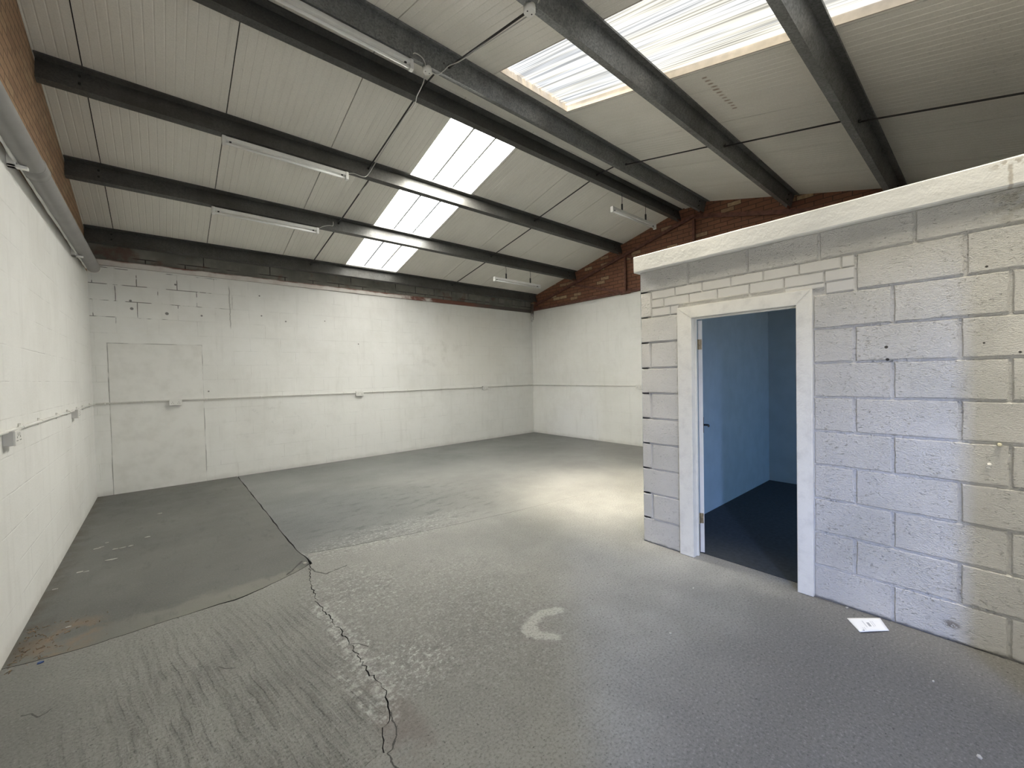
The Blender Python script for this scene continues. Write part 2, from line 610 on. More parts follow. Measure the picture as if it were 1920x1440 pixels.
grp_far = [rooflight('translucent_sheet_far_upper', 17.0, 0.0, 0.30), rooflight('translucent_sheet_far_middle', 12.0, 0.0, 0.30), rooflight('translucent_sheet_far_lower', 2.6, 0.0, 0.30)]
grp_lap = rooflight('translucent_overlap', 0.12, 0.0, 0.25)
grp_near = [rooflight('translucent_sheet_near_ridge', 0.50, 0.50, 0.55), rooflight('translucent_sheet_near_middle', 0.56, 0.18, 0.58), rooflight('translucent_sheet_near_eaves', 0.56, 0.10, 0.58)]

# ---- floor
def seg_mask(k, u, v, pts, w, acc=None):
    """thin dark line along a polyline"""
    for (ax, ay), (bx, by) in zip(pts, pts[1:]):
        dx, dy = bx - ax, by - ay
        L2 = dx * dx + dy * dy
        pu, pv = k.sub(u, ax), k.sub(v, ay)
        t = k.math('DIVIDE', k.add(k.mul(pu, dx), k.mul(pv, dy)), L2, True)
        qx, qy = k.sub(pu, k.mul(t, dx)), k.sub(pv, k.mul(t, dy))
        d = k.math('SQRT', k.add(k.mul(qx, qx), k.mul(qy, qy)))
        m = k.rng(d, w * 0.5, w * 1.4, 1, 0)
        acc = m if acc is None else k.mx(acc, m)
    return acc


def px_floor(px, py):
    d = FW * FPX + RT * (px - 960) - UP * (py - 720)
    t = -CAM_H / d.z
    return (d.x * t, d.y * t)


def floor_mat(name, which):
    k = M(name, 0.62, 0.0, 0.3)
    x, y, z, p = k.pos()
    big = k.noise(p, 0.8, 5, 0.6)
    mid = k.noise(p, 4.5, 5, 0.65)
    fin = k.noise(p, 130, 3, 0.7)
    grit = k.noise(p, 78, 4, 0.75)
    base_a, base_b = (0.235, 0.231, 0.220), (0.325, 0.320, 0.304)
    f = k.rng(k.add(k.mul(big, 0.6), k.mul(mid, 0.4)), 0.36, 0.64)
    c = k.mix(f, base_a, base_b)
    if which == 'BL':
        c = k.mix(f, (0.110, 0.112, 0.104), (0.156, 0.157, 0.145))
    elif which == 'FL':
        c = k.mix(f, (0.200, 0.199, 0.186), (0.270, 0.267, 0.250))
    elif which == 'BR':
        dk = k.mx(k.mul(k.blob(x, y, 1.25, 5.0, 2.0, 1.9), 1.0), k.mul(k.rng(y, 4.6, 6.6), 0.75))
        dk = k.mul(dk, k.rng(big, 0.15, 0.4, 0.75, 1))
        c = k.mix(dk, c, k.mix(f, (0.125, 0.132, 0.132), (0.180, 0.186, 0.184)))
    elif which == 'FR':
        nr = k.mx(k.rng(y, 1.5, 0.5), k.mul(k.blob(x, y, 1.0, 2.0, 1.2, 1.8), 0.35))
        c = k.mix(k.mul(nr, 0.75), c, (0.128, 0.125, 0.116))
    # gritty surface: dark pits and pale aggregate
    gm = {'BL': 0.35, 'BR': 0.55, 'FL': 1.0, 'FR': 1.0}[which]
    c = k.mix(k.mul(k.rng(grit, 0.50, 0.34), 0.50 * gm), c, (0.055, 0.055, 0.052))
    c = k.mix(k.mul(k.rng(grit, 0.54, 0.70), 0.50 * gm), c, (0.40, 0.40, 0.385))
    pit = k.rng(k.noise(p, 52, 3, 0.7), 0.345, 0.315)
    c = k.mix(k.mul(pit, 0.75 if which in ('FR', 'FL') else 0.3), c, (0.035, 0.034, 0.032))
    h = k.add(k.mul(fin, 0.3), k.sub(k.mul(grit, 1.0 * gm), k.mul(pit, 1.2)))
    # pale worn lime
    bl = k.blob(x, y, 0.98, 2.02, 0.34, 0.30)
    bl = k.mx(bl, k.mul(k.blob(x, y, 0.80, 2.3, 0.16, 0.75), 0.9))
    bl = k.mx(bl, k.mul(k.blob(x, y, 1.05, 3.0, 0.50, 0.60), 0.75))
    bl = k.mx(bl, k.mul(k.blob(x, y, 1.7, 3.85, 1.2, 0.40), 0.8))
    bl = k.mx(bl, k.mul(k.blob(x, y, 1.5, 2.4, 0.9, 1.2), 0.45))
    speck = k.rng(k.noise(p, 34, 6, 0.8), 0.50, 0.62)
    if which != 'BL':
        c = k.mix(k.mul(k.mul(bl, speck), 0.75), c, (0.56, 0.56, 0.54))
        c = k.mix(k.mul(k.mul(bl, k.rng(k.noise(p, 13, 5, 0.7), 0.52, 0.36)), 0.40), c, (0.085, 0.085, 0.083))
    else:
        c = k.mix(k.mul(k.rng(k.noise(p, 30, 5, 0.8), 0.66, 0.74), 0.35), c, (0.36, 0.36, 0.33))
    if which == 'FL':
        # ridges left by a stiff broom, running away from the camera
        u2 = k.add(k.add(x, k.mul(y, 0.16)), k.mul(k.sub(k.noise(k.xyz(x, k.mul(y, 0.5), 0), 2.6, 3, 0.6), 0.5), 0.11))
        wv = k.math('SINE', k.mul(u2, 2 * math.pi / 0.047))
        wv = k.rng(wv, -0.85, 0.2)
        msk = k.mul(k.blob(x, y, 0.22, 2.0, 0.95, 1.75), k.rng(k.noise(k.xyz(x, k.mul(y, 0.30), 0), 11, 5, 0.7), 0.36, 0.66))
        msk = k.mul(msk, k.rng(grit, 0.62, 0.40, 0.35, 1))
        c = k.mix(k.mul(k.mul(msk, k.sub(1.0, wv)), 0.55), c, (0.062, 0.062, 0.058))
        h = k.add(h, k.mul(k.mul(wv, msk), 2.2))
        lf = k.rng(k.add(x, k.mul(y, 0.1)), 0.25, -0.35)
        c = k.mix(k.mul(lf, 0.30), c, (0.105, 0.105, 0.097))
    if which == 'BL':
        lip = k.mul(k.rng(k.sub(y, k.add(3.46, k.mul(mid, 0.34))), 0.0, 0.10, 1, 0), k.rng(x, -0.5, 0.2, 0.4, 1))
        c = k.mix(k.mul(lip, 0.60), c, (0.230, 0.225, 0.198))
        rust = k.mul(k.blob(x, y, -0.50, 3.66, 0.24, 0.30), k.rng(mid, 0.40, 0.62))
        c = k.mix(k.mul(rust, 0.6), c, (0.25, 0.165, 0.095))
        wal = k.mul(k.rng(x, -0.56, -0.70), k.rng(mid, 0.35, 0.6))
        c = k.mix(k.mul(wal, 0.55), c, (0.085, 0.07, 0.05))
        scuff = k.rng(k.noise(k.xyz(k.mul(x, 4), k.mul(y, 1.2)), 2.2, 5, 0.7), 0.54, 0.68)
        c = k.mix(k.mul(scuff, 0.30), c, (0.062, 0.063, 0.060))
    if which == 'BR':
        sc = k.mul(k.rng(k.noise(k.xyz(k.mul(x, 1.2), k.mul(y, 3)), 3.2, 6, 0.75), 0.50, 0.66), k.blob(x, y, 2.0, 4.6, 1.8, 1.5))
        c = k.mix(k.mul(sc, 0.62), c, (0.075, 0.080, 0.081))
    if which in ('FR', 'FL'):
        st = k.mul(k.blob(x, y, 0.76, 1.72, 0.13, 0.45), k.rng(mid, 0.4, 0.6))
        c = k.mix(k.mul(st, 0.45), c, (0.13, 0.095, 0.085))
    if which in ('FR', 'FL'):
        band = seg_mask(k, x, y, [px_floor(*q) for q in [(600, 1140), (655, 1205), (690, 1260), (725, 1295), (728, 1345)]], 0.050)
        band = k.mx(band, seg_mask(k, x, y, [px_floor(*q) for q in [(628, 1262), (662, 1290), (700, 1345)]], 0.030))
        band = k.mul(band, k.rng(k.noise(p, 21, 5, 0.75), 0.44, 0.62))
        c = k.mix(k.mul(band, 0.50), c, (0.58, 0.58, 0.56))
    wob = k.mul(k.sub(k.noise(p, 18, 3), 0.5), 0.03)
    xu, yv = k.add(x, wob), k.sub(y, wob)
    if which == 'FR':
        ln = seg_mask(k, xu, yv, [px_floor(*q) for q in [(731, 1335), (744, 1372), (738, 1405), (726, 1412), (733, 1425), (745, 1440)]], 0.0035)
        ln = seg_mask(k, xu, yv, [px_floor(*q) for q in [(578, 1062), (592, 1072), (612, 1076), (650, 1060)]], 0.006, ln)
        ln = seg_mask(k, xu, yv, [px_floor(*q) for q in [(656, 1207), (672, 1207), (690, 1212)]], 0.003, ln)
        c = k.mix(k.mul(ln, 0.85), c, (0.03, 0.03, 0.028))
    if which == 'BL':
        ln = seg_mask(k, xu, yv, [px_floor(*q) for q in [(566, 1052), (552, 1066), (538, 1078)]], 0.007)
        c = k.mix(k.mul(ln, 0.85), c, (0.03, 0.03, 0.028))
    if which == 'FL':
        ln = seg_mask(k, xu, yv, [px_floor(*q) for q in [(410, 1250), (425, 1254), (443, 1252)]], 0.003)
        ln = seg_mask(k, xu, yv, [px_floor(*q) for q in [(40, 1342), (58, 1338), (70, 1345), (95, 1330)]], 0.0035, ln)
        c = k.mix(k.mul(ln, 0.8), c, (0.04, 0.04, 0.037))
    if which == 'FR':
        # pale crescent left by something round
        ps = [px_floor(*q) for q in [(1047, 1144), (1015, 1150), (1000, 1163), (990, 1176), (993, 1187), (1015, 1192), (1040, 1194)]]
        w = k.mul(k.sub(k.noise(p, 24, 3), 0.5), 0.05)
        cres = seg_mask(k, k.add(x, w), k.add(y, w), ps, 0.036)
        cres = k.mx(cres, k.dots(k.add(x, w), k.add(y, w), [(*px_floor(994, 1181), 0.055)], 0.05))
        c = k.mix(k.mul(cres, k.rng(grit, 0.36, 0.56, 0.25, 0.75)), c, (0.50, 0.495, 0.47))
    k.color(c)
    k.set(k.b.inputs['Roughness'], k.rng(mid, 0.3, 0.7, 0.52, 0.72))
    k.bump(h, 0.0035, 0.8)
    return k.m


FM = {w: floor_mat('concrete_floor_' + w, w) for w in ('BL', 'BR', 'FL', 'FR')}
sub_mat = plain('crack_depth', (0.02, 0.02, 0.019), 0.95)

# ---- small stuff
plastic = plain('white_plastic', (0.74, 0.73, 0.69), 0.35)
plastic_grey = plain('grey_plastic', (0.58, 0.57, 0.55), 0.4)
dark_hole = plain('dark_hole', (0.02, 0.02, 0.02), 0.8)
cable_mat = plain('grey_cable', (0.50, 0.49, 0.46), 0.5)
tube_mat = plain('lamp_glass', (0.82, 0.82, 0.80), 0.25)
batten_mat = plain('white_enamel', (0.76, 0.76, 0.73), 0.35, 0, 0.05, 8)
black_iron = plain('black_iron', (0.018, 0.018, 0.018), 0.6)
pipe_mat = plain('grey_pipe', (0.24, 0.232, 0.222), 0.5, 0, 0.07, 5)
brass = plain('worn_brass', (0.32, 0.25, 0.15), 0.45, 0.6, 0.3, 60)
paper = plain('paper', (0.86, 0.87, 0.88), 0.6)
ink = plain('printed_ink', (0.36, 0.37, 0.40), 0.7)
ink_pale = plain('printed_ink_pale', (0.60, 0.61, 0.64), 0.7)
flake_mat = plain('paint_flake', (0.50, 0.49, 0.45), 0.7)
litter_mat = plain('dry_litter', (0.22, 0.15, 0.09), 0.9, 0, 0.6, 80)
blue_plastic = plain('blue_plastic', (0.03, 0.07, 0.22), 0.5)
office_lit_paint = plain('office_wall_blue_light', (0.37, 0.46, 0.51), 0.55, 0, 0.05, 5)  # blue of the daylight put into the colour of white walls
office_floor_shade = plain('shaded_office_floor', (0.030, 0.036, 0.042), 0.85, 0, 0.2, 30)  # near-black colour stands for shade on the concrete inside the office

# ------------------------------------------------------------------ FLOOR: four slabs parted by joints and cracks
def ray_floor(px, py):
    d = FW * FPX + RT * (px - 960) - UP * (py - 720)
    t = -CAM_H / d.z
    return (d.x * t, d.y * t)


vert = [(0.883, 7.90), (0.884, 7.36), (0.880, 6.3), (0.879, 5.2), (0.876, 4.5), (0.880, 4.05), (0.905, 3.80)]
vfront = [ray_floor(*q) for q in [(580, 1080), (583, 1090), (595, 1130), (620, 1160), (655, 1205), (690, 1260), (725, 1295), (731, 1340), (717, 1380), (720, 1412), (675, 1440)]] + [(0.50, 1.2), (0.56, 0.5), (0.50, -0.2), (0.53, -0.83)]
hleft = [(XL, 3.50)] + [ray_floor(*q) for q in [(15, 1252), (105, 1229), (185, 1206), (255, 1183), (325, 1160), (410, 1133), (440, 1125), (495, 1102), (550, 1075)]]
hright = [(0.93, 3.93), (1.24, 3.834), (1.97, 3.667), (2.946, 3.491), (4.916, 3.271), (XR, 3.05)]
J = (0.90, 3.70)


def rough(pts, amp, sub):
    out = []
    for a, b in zip(pts, pts[1:]):
        out.append(a)
        L = math.hypot(b[0] - a[0], b[1] - a[1])
        n = max(1, int(L / sub))
        for i in range(1, n):
            t = i / n
            out.append((a[0] + (b[0] - a[0]) * t + random.uniform(-amp, amp), a[1] + (b[1] - a[1]) * t + random.uniform(-amp, amp)))
    out.append(pts[-1])
    return out


vert_r = rough(vert + [J], 0.004, 0.07)
vfr_r = rough([J] + vfront, 0.011, 0.022)
hl_r = rough(hleft + [J], 0.006, 0.05)
hr_r = rough([J] + hright, 0.003, 0.09)


def side(pts, dx, dy, gap):
    out = []
    for i, p in enumerate(pts):
        g = gap(i / max(1, len(pts) - 1), p)
        out.append((p[0] + dx * g, p[1] + dy * g))
    return out


gv = lambda t, p: 0.0045 + 0.002 * math.sin(9 * p[1])
gf = lambda t, p: 0.0026 + 0.0018 * math.sin(23 * p[1]) * math.sin(5 * p[1] + 1)
gl = lambda t, p: 0.0025 + 0.006 * max(0, 1 - abs(p[0] - 0.35) / 0.25)
gr = lambda t, p: max(0.0, 0.0028 * (1 - max(0, p[0] - 1.5) / 3.2))
JG = 0.010


def slab(bm, ring, mi):
    top = [bm.verts.new((x, y, 0)) for x, y in ring]
    f = bm.faces.new(top)
    f.material_index = mi
    if f.normal.z < 0: f.normal_flip()
    bot = [bm.verts.new((x, y, -0.05)) for x, y in ring]
    n = len(ring)
    for i in range(n):
        q = bm.faces.new((top[i], top[(i + 1) % n], bot[(i + 1) % n], bot[i]))
        q.material_index = 4


bm = bmesh.new()
BLr = [(XL - .1, YB + .1), (0.878, YB + .1)] + side(vert_r[:-1], -1, 0, gv) + [(J[0] - JG, J[1] + JG)] + list(reversed(side(hl_r[:-1], 0, 1, gl))) + [(XL - .1, 3.50)]
BRr = [(XR + .1, YB + .1), (XR + .1, 3.04)] + list(reversed(side(hr_r[1:], 0, 1, gr))) + [(J[0] + JG, J[1] + JG * 1.6)] + list(reversed(side(vert_r[:-1], 1, 0, gv))) + [(0.888, YB + .1)]
FLr = [(XL - .1, YF - .1), (XL - .1, 3.495)] + side(hl_r[:-1], 0, -1, gl) + [(J[0] - JG, J[1] - JG)] + side(vfr_r[1:], -1, 0, gf) + [(0.528, YF - .1)]
FRr = [(XR + .1, YF - .1), (0.532, YF - .1)] + list(reversed(side(vfr_r[1:], 1, 0, gf))) + [(J[0] + JG, J[1] - JG)] + side(hr_r[1:], 0, -1, gr) + [(XR + .1, 3.04)]
for i, r in enumerate((BLr, BRr, FLr, FRr)):
    slab(bm, r, i)
quad(bm, [(XL - .1, YF - .1, -0.03), (XR + .1, YF - .1, -0.03), (XR + .1, YB + .1, -0.03), (XL - .1, YB + .1, -0.03)], 4)
floor = link('floor', bm, [FM['BL'], FM['BR'], FM['FL'], FM['FR'], sub_mat])
tag(floor, 'grey concrete floor with a wandering crack and slab joints', 'floor', kind='structure')

# ------------------------------------------------------------------ SHELL WALLS
bm = bmesh.new()
box(bm, XL - 0.12, YB, -0.02, XR + 0.12, YB + 0.2, WT)
wall_back = tag(link('wall_back', bm, wall_back_mat), 'long white painted block wall with a blocked doorway', 'wall', kind='structure')
bm = bmesh.new()
box(bm, -0.552, YB - 0.006, 0.0, 0.482, YB + 0.05, 2.10, bev=0.004)
link('doorway_infill', bm, white_paint, wall_back)['label'] = 'smooth rendered panel filling an old doorway'
bm = bmesh.new()
box(bm, XL - 0.1, YB + 0.02, WT, XR + 0.1, YB + 0.2, 3.75)
link('bare_block_course', bm, bare_block, wall_back)['label'] = 'unpainted grey block course under the eaves'
bm = bmesh.new()
# plate sags a little lower to the west end
box(bm, XL + 0.02, YB - 0.018, WT + 0.005, XR - 0.01, YB + 0.03, WT + 0.082, bev=0.004)
link('wall_plate', bm, plate_mat, wall_back)['label'] = 'narrow wall plate, white fading to red brown'

def gable(name, x0, x1, zbot):
    bm = bmesh.new()
    prof = [(YF - .1, zbot), (YB + .19, zbot), (YB + .19, zb(YB) + .06), (YR, ZR + .10), (YF - .1, zf(YF) + .06)]
    prism(bm, prof, x0, x1)
    return bm


bm = bmesh.new()
box(bm, XL - 0.2, YF - 0.1, -0.02, XL, YB + 0.19, 3.05)
wall_left = tag(link('wall_left', bm, wall_side_mat), 'white painted block wall with conduit and a grey pipe along its top', 'wall', kind='structure')
link('brick_gable', gable('g', XL - 0.2, XL - 0.004, 3.05), brick_left, wall_left)['label'] = 'brown brick gable above the white blocks'
bm = bmesh.new()
box(bm, XR, YF - 0.1, -0.02, XR + 0.2, YB + 0.19, 3.205)
wall_right = tag(link('wall_right', bm, wall_side_mat), 'white painted end wall under a red brick gable', 'wall', kind='structure')
link('brick_gable', gable('g', XR + 0.004, XR + 0.2, 3.205), brick_right, wall_right)['label'] = 'red brick gable with odd buff bricks'

# front wall behind the camera: doorway and the office window
bm = bmesh.new()
DX0, DX1, DZ = -0.60, 1.80, 2.30
OX0, OX1, OZ0, OZ1 = 4.3, 5.9, 0.95, 2.1
def fw(x0, z0, x1, z1): box(bm, x0, YF - 0.2, z0, x1, YF, z1)
fw(XL - 0.15, -0.02, DX0, 3.2)
fw(DX0, DZ, DX1, 3.2)
fw(DX1, -0.02, OX0, 3.2)
fw(OX0, -0.02, OX1, OZ0)
fw(OX0, OZ1, OX1, 3.2)
fw(OX1, -0.02, XR + 0.15, 3.2)
fw(XL - 0.15, 3.2, XR + 0.15, zf(YF) + 0.05)
tag(link('wall_front', bm, wall_side_mat), 'white block front wall with the entrance doorway', 'wall', kind='structure')

# ------------------------------------------------------------------ ROOF LINER
def slope_sheet(bm, z_of, y0, y1, x0, x1, n_dir):
    """ribbed sheet: flat runs with small V grooves, seams every metre"""
    xs = []
    pitch = 1.018 / 15
    i = int((XL - 0.585) / pitch) - 2
    while True:
        x = 0.585 + i * pitch
        i += 1
        if x > x1 + 0.2: break
        seam = (i - 1) % 15 == 0
        if seam:
            xs += [(x - 0.0045, 0, 0), (x - 0.0045, 0.022, 1), (x + 0.0045, 0.022, 1), (x + 0.0045, 0, 0)]
        else:
            xs += [(x - 0.007, 0, 0), (x - 0.002, 0.0026, 0), (x + 0.002, 0.0026, 0), (x + 0.007, 0, 0)]
    xs = [q for q in xs if x0 + 0.001 < q[0] < x1 - 0.001]
    xs = [(x0, 0, 0)] + xs + [(x1, 0, 0)]
    a = [bm.verts.new((x, y0, z_of(y0) + d)) for x, d, s in xs]
    b = [bm.verts.new((x, y1, z_of(y1) + d)) for x, d, s in xs]
    for j in range(len(xs) - 1):
        f = bm.faces.new((a[j], a[j + 1], b[j + 1], b[j]))
        f.material_index = 1 if (xs[j][2] and xs[j + 1][2]) else 0


FSKY1 = 3.135                    # ridge end of the front rooflights
BSKY0, BSKY1 = 3.90, 7.66
bm = bmesh.new()
YE = YB + 0.15
slope_sheet(bm, zb, YR, YE, XL - .02, SKX0, 1)
slope_sheet(bm, zb, YR, YE, SKX1, XR + .02, 1)
slope_sheet(bm, zb, YR, BSKY0, SKX0, SKX1, 1)
slope_sheet(bm, zb, BSKY1, YE, SKX0, SKX1, 1)
slope_sheet(bm, zf, YF - .15, YR, XL - .02, SKX0, -1)
slope_sheet(bm, zf, YF - .15, YR, SKX1, XR + .02, -1)
slope_sheet(bm, zf, FSKY1, YR, SKX0, SKX1, -1)
# outer skin so that no daylight comes past the liner
for (z_of, ya, yb_) in ((zb, YR, YE), (zf, YF - .15, YR)):
    for xa, xb in ((XL - .2, SKX0 - 0.005), (SKX1 + 0.005, XR + .2)):
        quad(bm, [(xa, ya, z_of(ya) + .09), (xb, ya, z_of(ya) + .09), (xb, yb_, z_of(yb_) + .09), (xa, yb_, z_of(yb_) + .09)])
quad(bm, [(SKX0 - .01, YR, ZR + .09), (SKX1 + .01, YR, ZR + .09), (SKX1 + .01, BSKY0, zb(BSKY0) + .09), (SKX0 - .01, BSKY0, zb(BSKY0) + .09)])
quad(bm, [(SKX0 - .01, YR, ZR + .09), (SKX1 + .01, YR, ZR + .09), (SKX1 + .01, FSKY1, zf(FSKY1) + .09), (SKX0 - .01, FSKY1, zf(FSKY1) + .09)])
quad(bm, [(SKX0 - .01, BSKY1, zb(BSKY1) + .09), (SKX1 + .01, BSKY1, zb(BSKY1) + .09), (SKX1 + .01, YE, zb(YE) + .09), (SKX0 - .01, YE, zb(YE) + .09)])
ceiling = tag(link('ceiling', bm, [liner, seam_dark]), 'pitched roof of pale ribbed liner sheets with dark seams', 'ceiling', kind='structure')

bm = bmesh.new()
prism(bm, [(3.36, 4.545), (3.70, 4.560), (3.70, 4.572), (3.36, 4.557)], XL + .005, XR - .005)
tag(link('trim_1', bm, liner), 'pale flat ridge strip between the two ridge purlins', 'ridge trim', kind='structure')

# ------------------------------------------------------------------ ROOFLIGHTS
def pane(bm, z_of, y0, y1, off, amp):
    n = 13 * 8
    a, b = [], []
    for i in range(n + 1):
        x = SKX0 + (SKX1 - SKX0) * i / n
        d = amp * math.sin(2 * math.pi * i / 8)
        a.append(bm.verts.new((x, y0, z_of(y0) + off + d)))
        b.append(bm.verts.new((x, y1, z_of(y1) + off + d)))
    for i in range(n):
        f = bm.faces.new((a[i], a[i + 1], b[i + 1], b[i]))
        f.smooth = True


def frame(bm, z_of, y0, y1, lo, hi, ends):
    t = 0.012
    for xa, xb in ((SKX0 - t, SKX0), (SKX1, SKX1 + t)):
        v = []
        for y in (y0, y1):
            v.append([(xa, y, z_of(y) + lo), (xb, y, z_of(y) + lo), (xb, y, z_of(y) + hi), (xa, y, z_of(y) + hi)])
        A = [bm.verts.new(q) for q in v[0]]
        B = [bm.verts.new(q) for q in v[1]]
        for j in range(4):
            bm.faces.new((A[j], A[(j + 1) % 4], B[(j + 1) % 4], B[j]))
        bm.faces.new(A)
        bm.faces.new(B)
    for y in ends:
        box(bm, SKX0 - t, y, z_of(y) + lo, SKX1 + t, y + t, z_of(y) + hi)


bays_b = [(3.90, 5.09, 'upper bay next to the ridge'), (5.09, 6.36, 'middle bay'), (6.36, 7.66, 'lowest bay by the long wall')]
wn = 1
for y0, y1, txt in bays_b:
    e = empty('window_%d' % wn, ((SKX0 + SKX1) / 2, (y0 + y1) / 2, zb((y0 + y1) / 2)))
    tag(e, 'glaring white rooflight on the far slope, ' + txt, 'rooflight', kind='structure')
    bm = bmesh.new(); pane(bm, zb, y0, y1, 0.022, 0.004); link('pane', bm, grp_far[wn - 1], e)
    bm = bmesh.new()
    frame(bm, zb, y0, y1, -0.001, 0.08, [3.888] if wn == 1 else ([7.66] if wn == 3 else []))
    link('frame', bm, white_paint, e)
    # overlap ribs of the sheet
    bm = bmesh.new()
    for xr in (SKX0 + 0.33, SKX0 + 0.66):
        A = [bm.verts.new((xr + s * .015, y, zb(y) + 0.010)) for y in (y0 + .03, y1 - .03) for s in (-1, 1)]
        bm.faces.new((A[0], A[1], A[3], A[2]))
    link('sheet_overlap', bm, grp_lap, e)
    wn += 1
bays_f = [(1.98, FSKY1, 'bay beside the ridge purlin'), (0.78, 1.98, 'wide bay between two front purlins'), (-0.75, 0.78, 'bay above the office wall, cut by the top of the picture')]
for y0, y1, txt in bays_f:
    e = empty('window_%d' % wn, ((SKX0 + SKX1) / 2, (y0 + y1) / 2, zf((y0 + y1) / 2)))
    tag(e, 'streaky cream rooflight on the near slope, ' + txt, 'rooflight', kind='structure')
    bm = bmesh.new(); pane(bm, zf, y0, y1, 0.066, 0.006); link('pane', bm, grp_near[wn - 4], e)
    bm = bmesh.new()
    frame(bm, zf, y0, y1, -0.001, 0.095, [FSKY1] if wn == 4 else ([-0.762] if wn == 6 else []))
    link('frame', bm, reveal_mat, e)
    wn += 1

# ------------------------------------------------------------------ PURLINS (Z sections)
PF, PD, PT = 0.068, 0.185, 0.006
NB = Vector((0, -SB, -1)).normalized(); UB = Vector((0, 1, -SB)).normalized()
NF = Vector((0, SF, -1)).normalized(); UF = Vector((0, 1, SF)).normalized()
PUR = {}


def purlin(yt, front, label, x0=XL + 0.004, x1=XR - 0.012, rods=()):
    n, u = (NF, UF) if front else (NB, UB)
    T = Vector((0, yt, (zf if front else zb)(yt) - 0.002))
    A = T; B = T + u * PF; Cc = B + n * PD; Dd = Cc + u * PF
    bm = bmesh.new()
    lip = 0.014
    prof = [A + n * lip, A, B, B + n * PD - n * 0.0, Dd, Dd - n * lip,
            Dd - n * lip - u * PT, Dd - n * PT - u * PT, B + n * (PD - PT) + u * PT, B + u * PT - n * 0.0 + n * 0.0, B + n * PT - u * 0.0, A + n * PT + u * PT, A + n * lip + u * PT]
    # clean Z outline: outer face then inner face
    prof = [A + n * lip, A, B + u * PT, Cc + u * PT - n * PT, Dd - n * PT - u * PT, Dd - n * lip - u * PT, Dd - n * lip, Dd, Cc, B + n * PT, A + n * PT + u * PT, A + n * lip + u * PT]
    prism(bm, [(v.y, v.z) for v in prof], x0, x1)
    o = link('purlin', bm, galv if front else galv_dull)
    tag(o, label, 'roof beam', 'galvanised roof purlins')
    for xb in (XL + 0.26, XR - 0.25):
        for dz in (0.055, 0.13):
            bm = bmesh.new()
            c = B + n * dz
            tube(bm, [(xb, c.y - 0.012, c.z), (xb, c.y + 0.012, c.z)], 0.011, 6)
            link('bolt', bm, bolt_mat, o)
    # cleat plate that carries the end on the gable steel
    bm = bmesh.new()
    c = B + n * 0.115
    obox(bm, (XR - 0.075, c.y + 0.010, c.z), (1, 0, 0), u, n, 0.065, 0.004, 0.10)
    link('cleat', bm, oxide_steel, o)
    return dict(A=A, B=B, C=Cc, D=Dd, n=n, u=u, o=o)


PUR['P4'] = purlin(3.755, 0, 'dark ridge purlin on the far side of the ridge, hanging light near its far end')
PUR['P3'] = purlin(5.05, 0, 'first purlin down the far slope from the ridge, batten light fixed under it')
PUR['P2'] = purlin(6.32, 0, 'second purlin down the far slope, lights near both of its ends')
PUR['P1'] = purlin(7.67, 0, 'lowest purlin, running along the top of the long white wall')
PUR['P5'] = purlin(3.24, 1, 'speckled ridge purlin on the near side of the ridge, carrying a round junction box')
PUR['P6'] = purlin(1.90, 1, 'speckled purlin between the two widest streaky rooflights')
PUR['P7'] = purlin(0.70, 1, 'nearest purlin, passing over the office wall coping')

# ------------------------------------------------------------------ SAG RODS
def rod(x0, a, x1, b, label):
    bm = bmesh.new()
    tube(bm, [(x0, a.y, a.z), (x1, b.y, b.z)], 0.0085, 8)
    o = tag(link('sag_rod', bm, rod_mat), label, 'tie rod', 'sag rods between purlins')
    for x, p, s in ((x0, a, 1), (x1, b, -1)):
        bm = bmesh.new()
        tube(bm, [(x, p.y + s * 0.004, p.z), (x, p.y + s * 0.022, p.z - s * 0.004)], 0.016, 6)
        link('nut', bm, rod_mat, o)


def wp(k, f): return PUR[k]['B'] + PUR[k]['n'] * PD * f


for xa, side_ in ((2.06, 'nearer the camera'), (4.95, 'by the far gable')):
    rod(xa + .03, wp('P4', .62), xa, wp('P3', .38), 'dark tie rod between ridge and first far purlin, row %s' % side_)
    rod(xa + .06, wp('P3', .62), xa + .03, wp('P2', .38), 'dark tie rod between first and second far purlins, row %s' % side_)
    rod(xa + .02, wp('P2', .62), xa - .02, wp('P1', .38), 'dark tie rod down to the lowest purlin, row %s' % side_)
    rod(xa + .04, wp('P5', .50), xa + .04, wp('P4', .50), 'short dark tie rod across the ridge gap, row %s' % side_)
    rod(xa + .06, wp('P6', .38), xa + .09, wp('P5', .62), 'dark tie rod from near ridge purlin to the next, row %s' % side_)
rod(4.97, wp('P7', .38), 4.99, wp('P6', .62), 'dark tie rod crossing the plain panels to the nearest purlin')
rod(4.94, wp('P7', .62) + Vector((0, -1.3, -0.335)), 4.95, wp('P7', .62), 'brown tie rod leaving the picture above the office wall')

# ------------------------------------------------------------------ GABLE TRUSS on the far brickwork
tr = empty('roof_truss', (XR - 0.04, 4.6, 3.21))
tag(tr, 'rust red angle steel truss against the far brick gable', 'truss')


def bar(name, a, b, w, d=0.045):
    """flat leg and standing leg of an angle between two (y,z) points on the gable"""
    a, b = Vector((XR - 0.03, *a)), Vector((XR - 0.03, *b))
    t = (b - a).normalized()
    s = Vector((1, 0, 0)).cross(t).normalized()
    bm = bmesh.new()
    obox(bm, (a + b) / 2, t, s, (1, 0, 0), (b - a).length / 2, w / 2, 0.004)
    obox(bm, (a + b) / 2 + s * (w / 2 - 0.004) - Vector((d / 2 - .004, 0, 0)), t, s, (1, 0, 0), (b - a).length / 2, 0.004, d / 2)
    return link(name, bm, oxide_steel, tr)


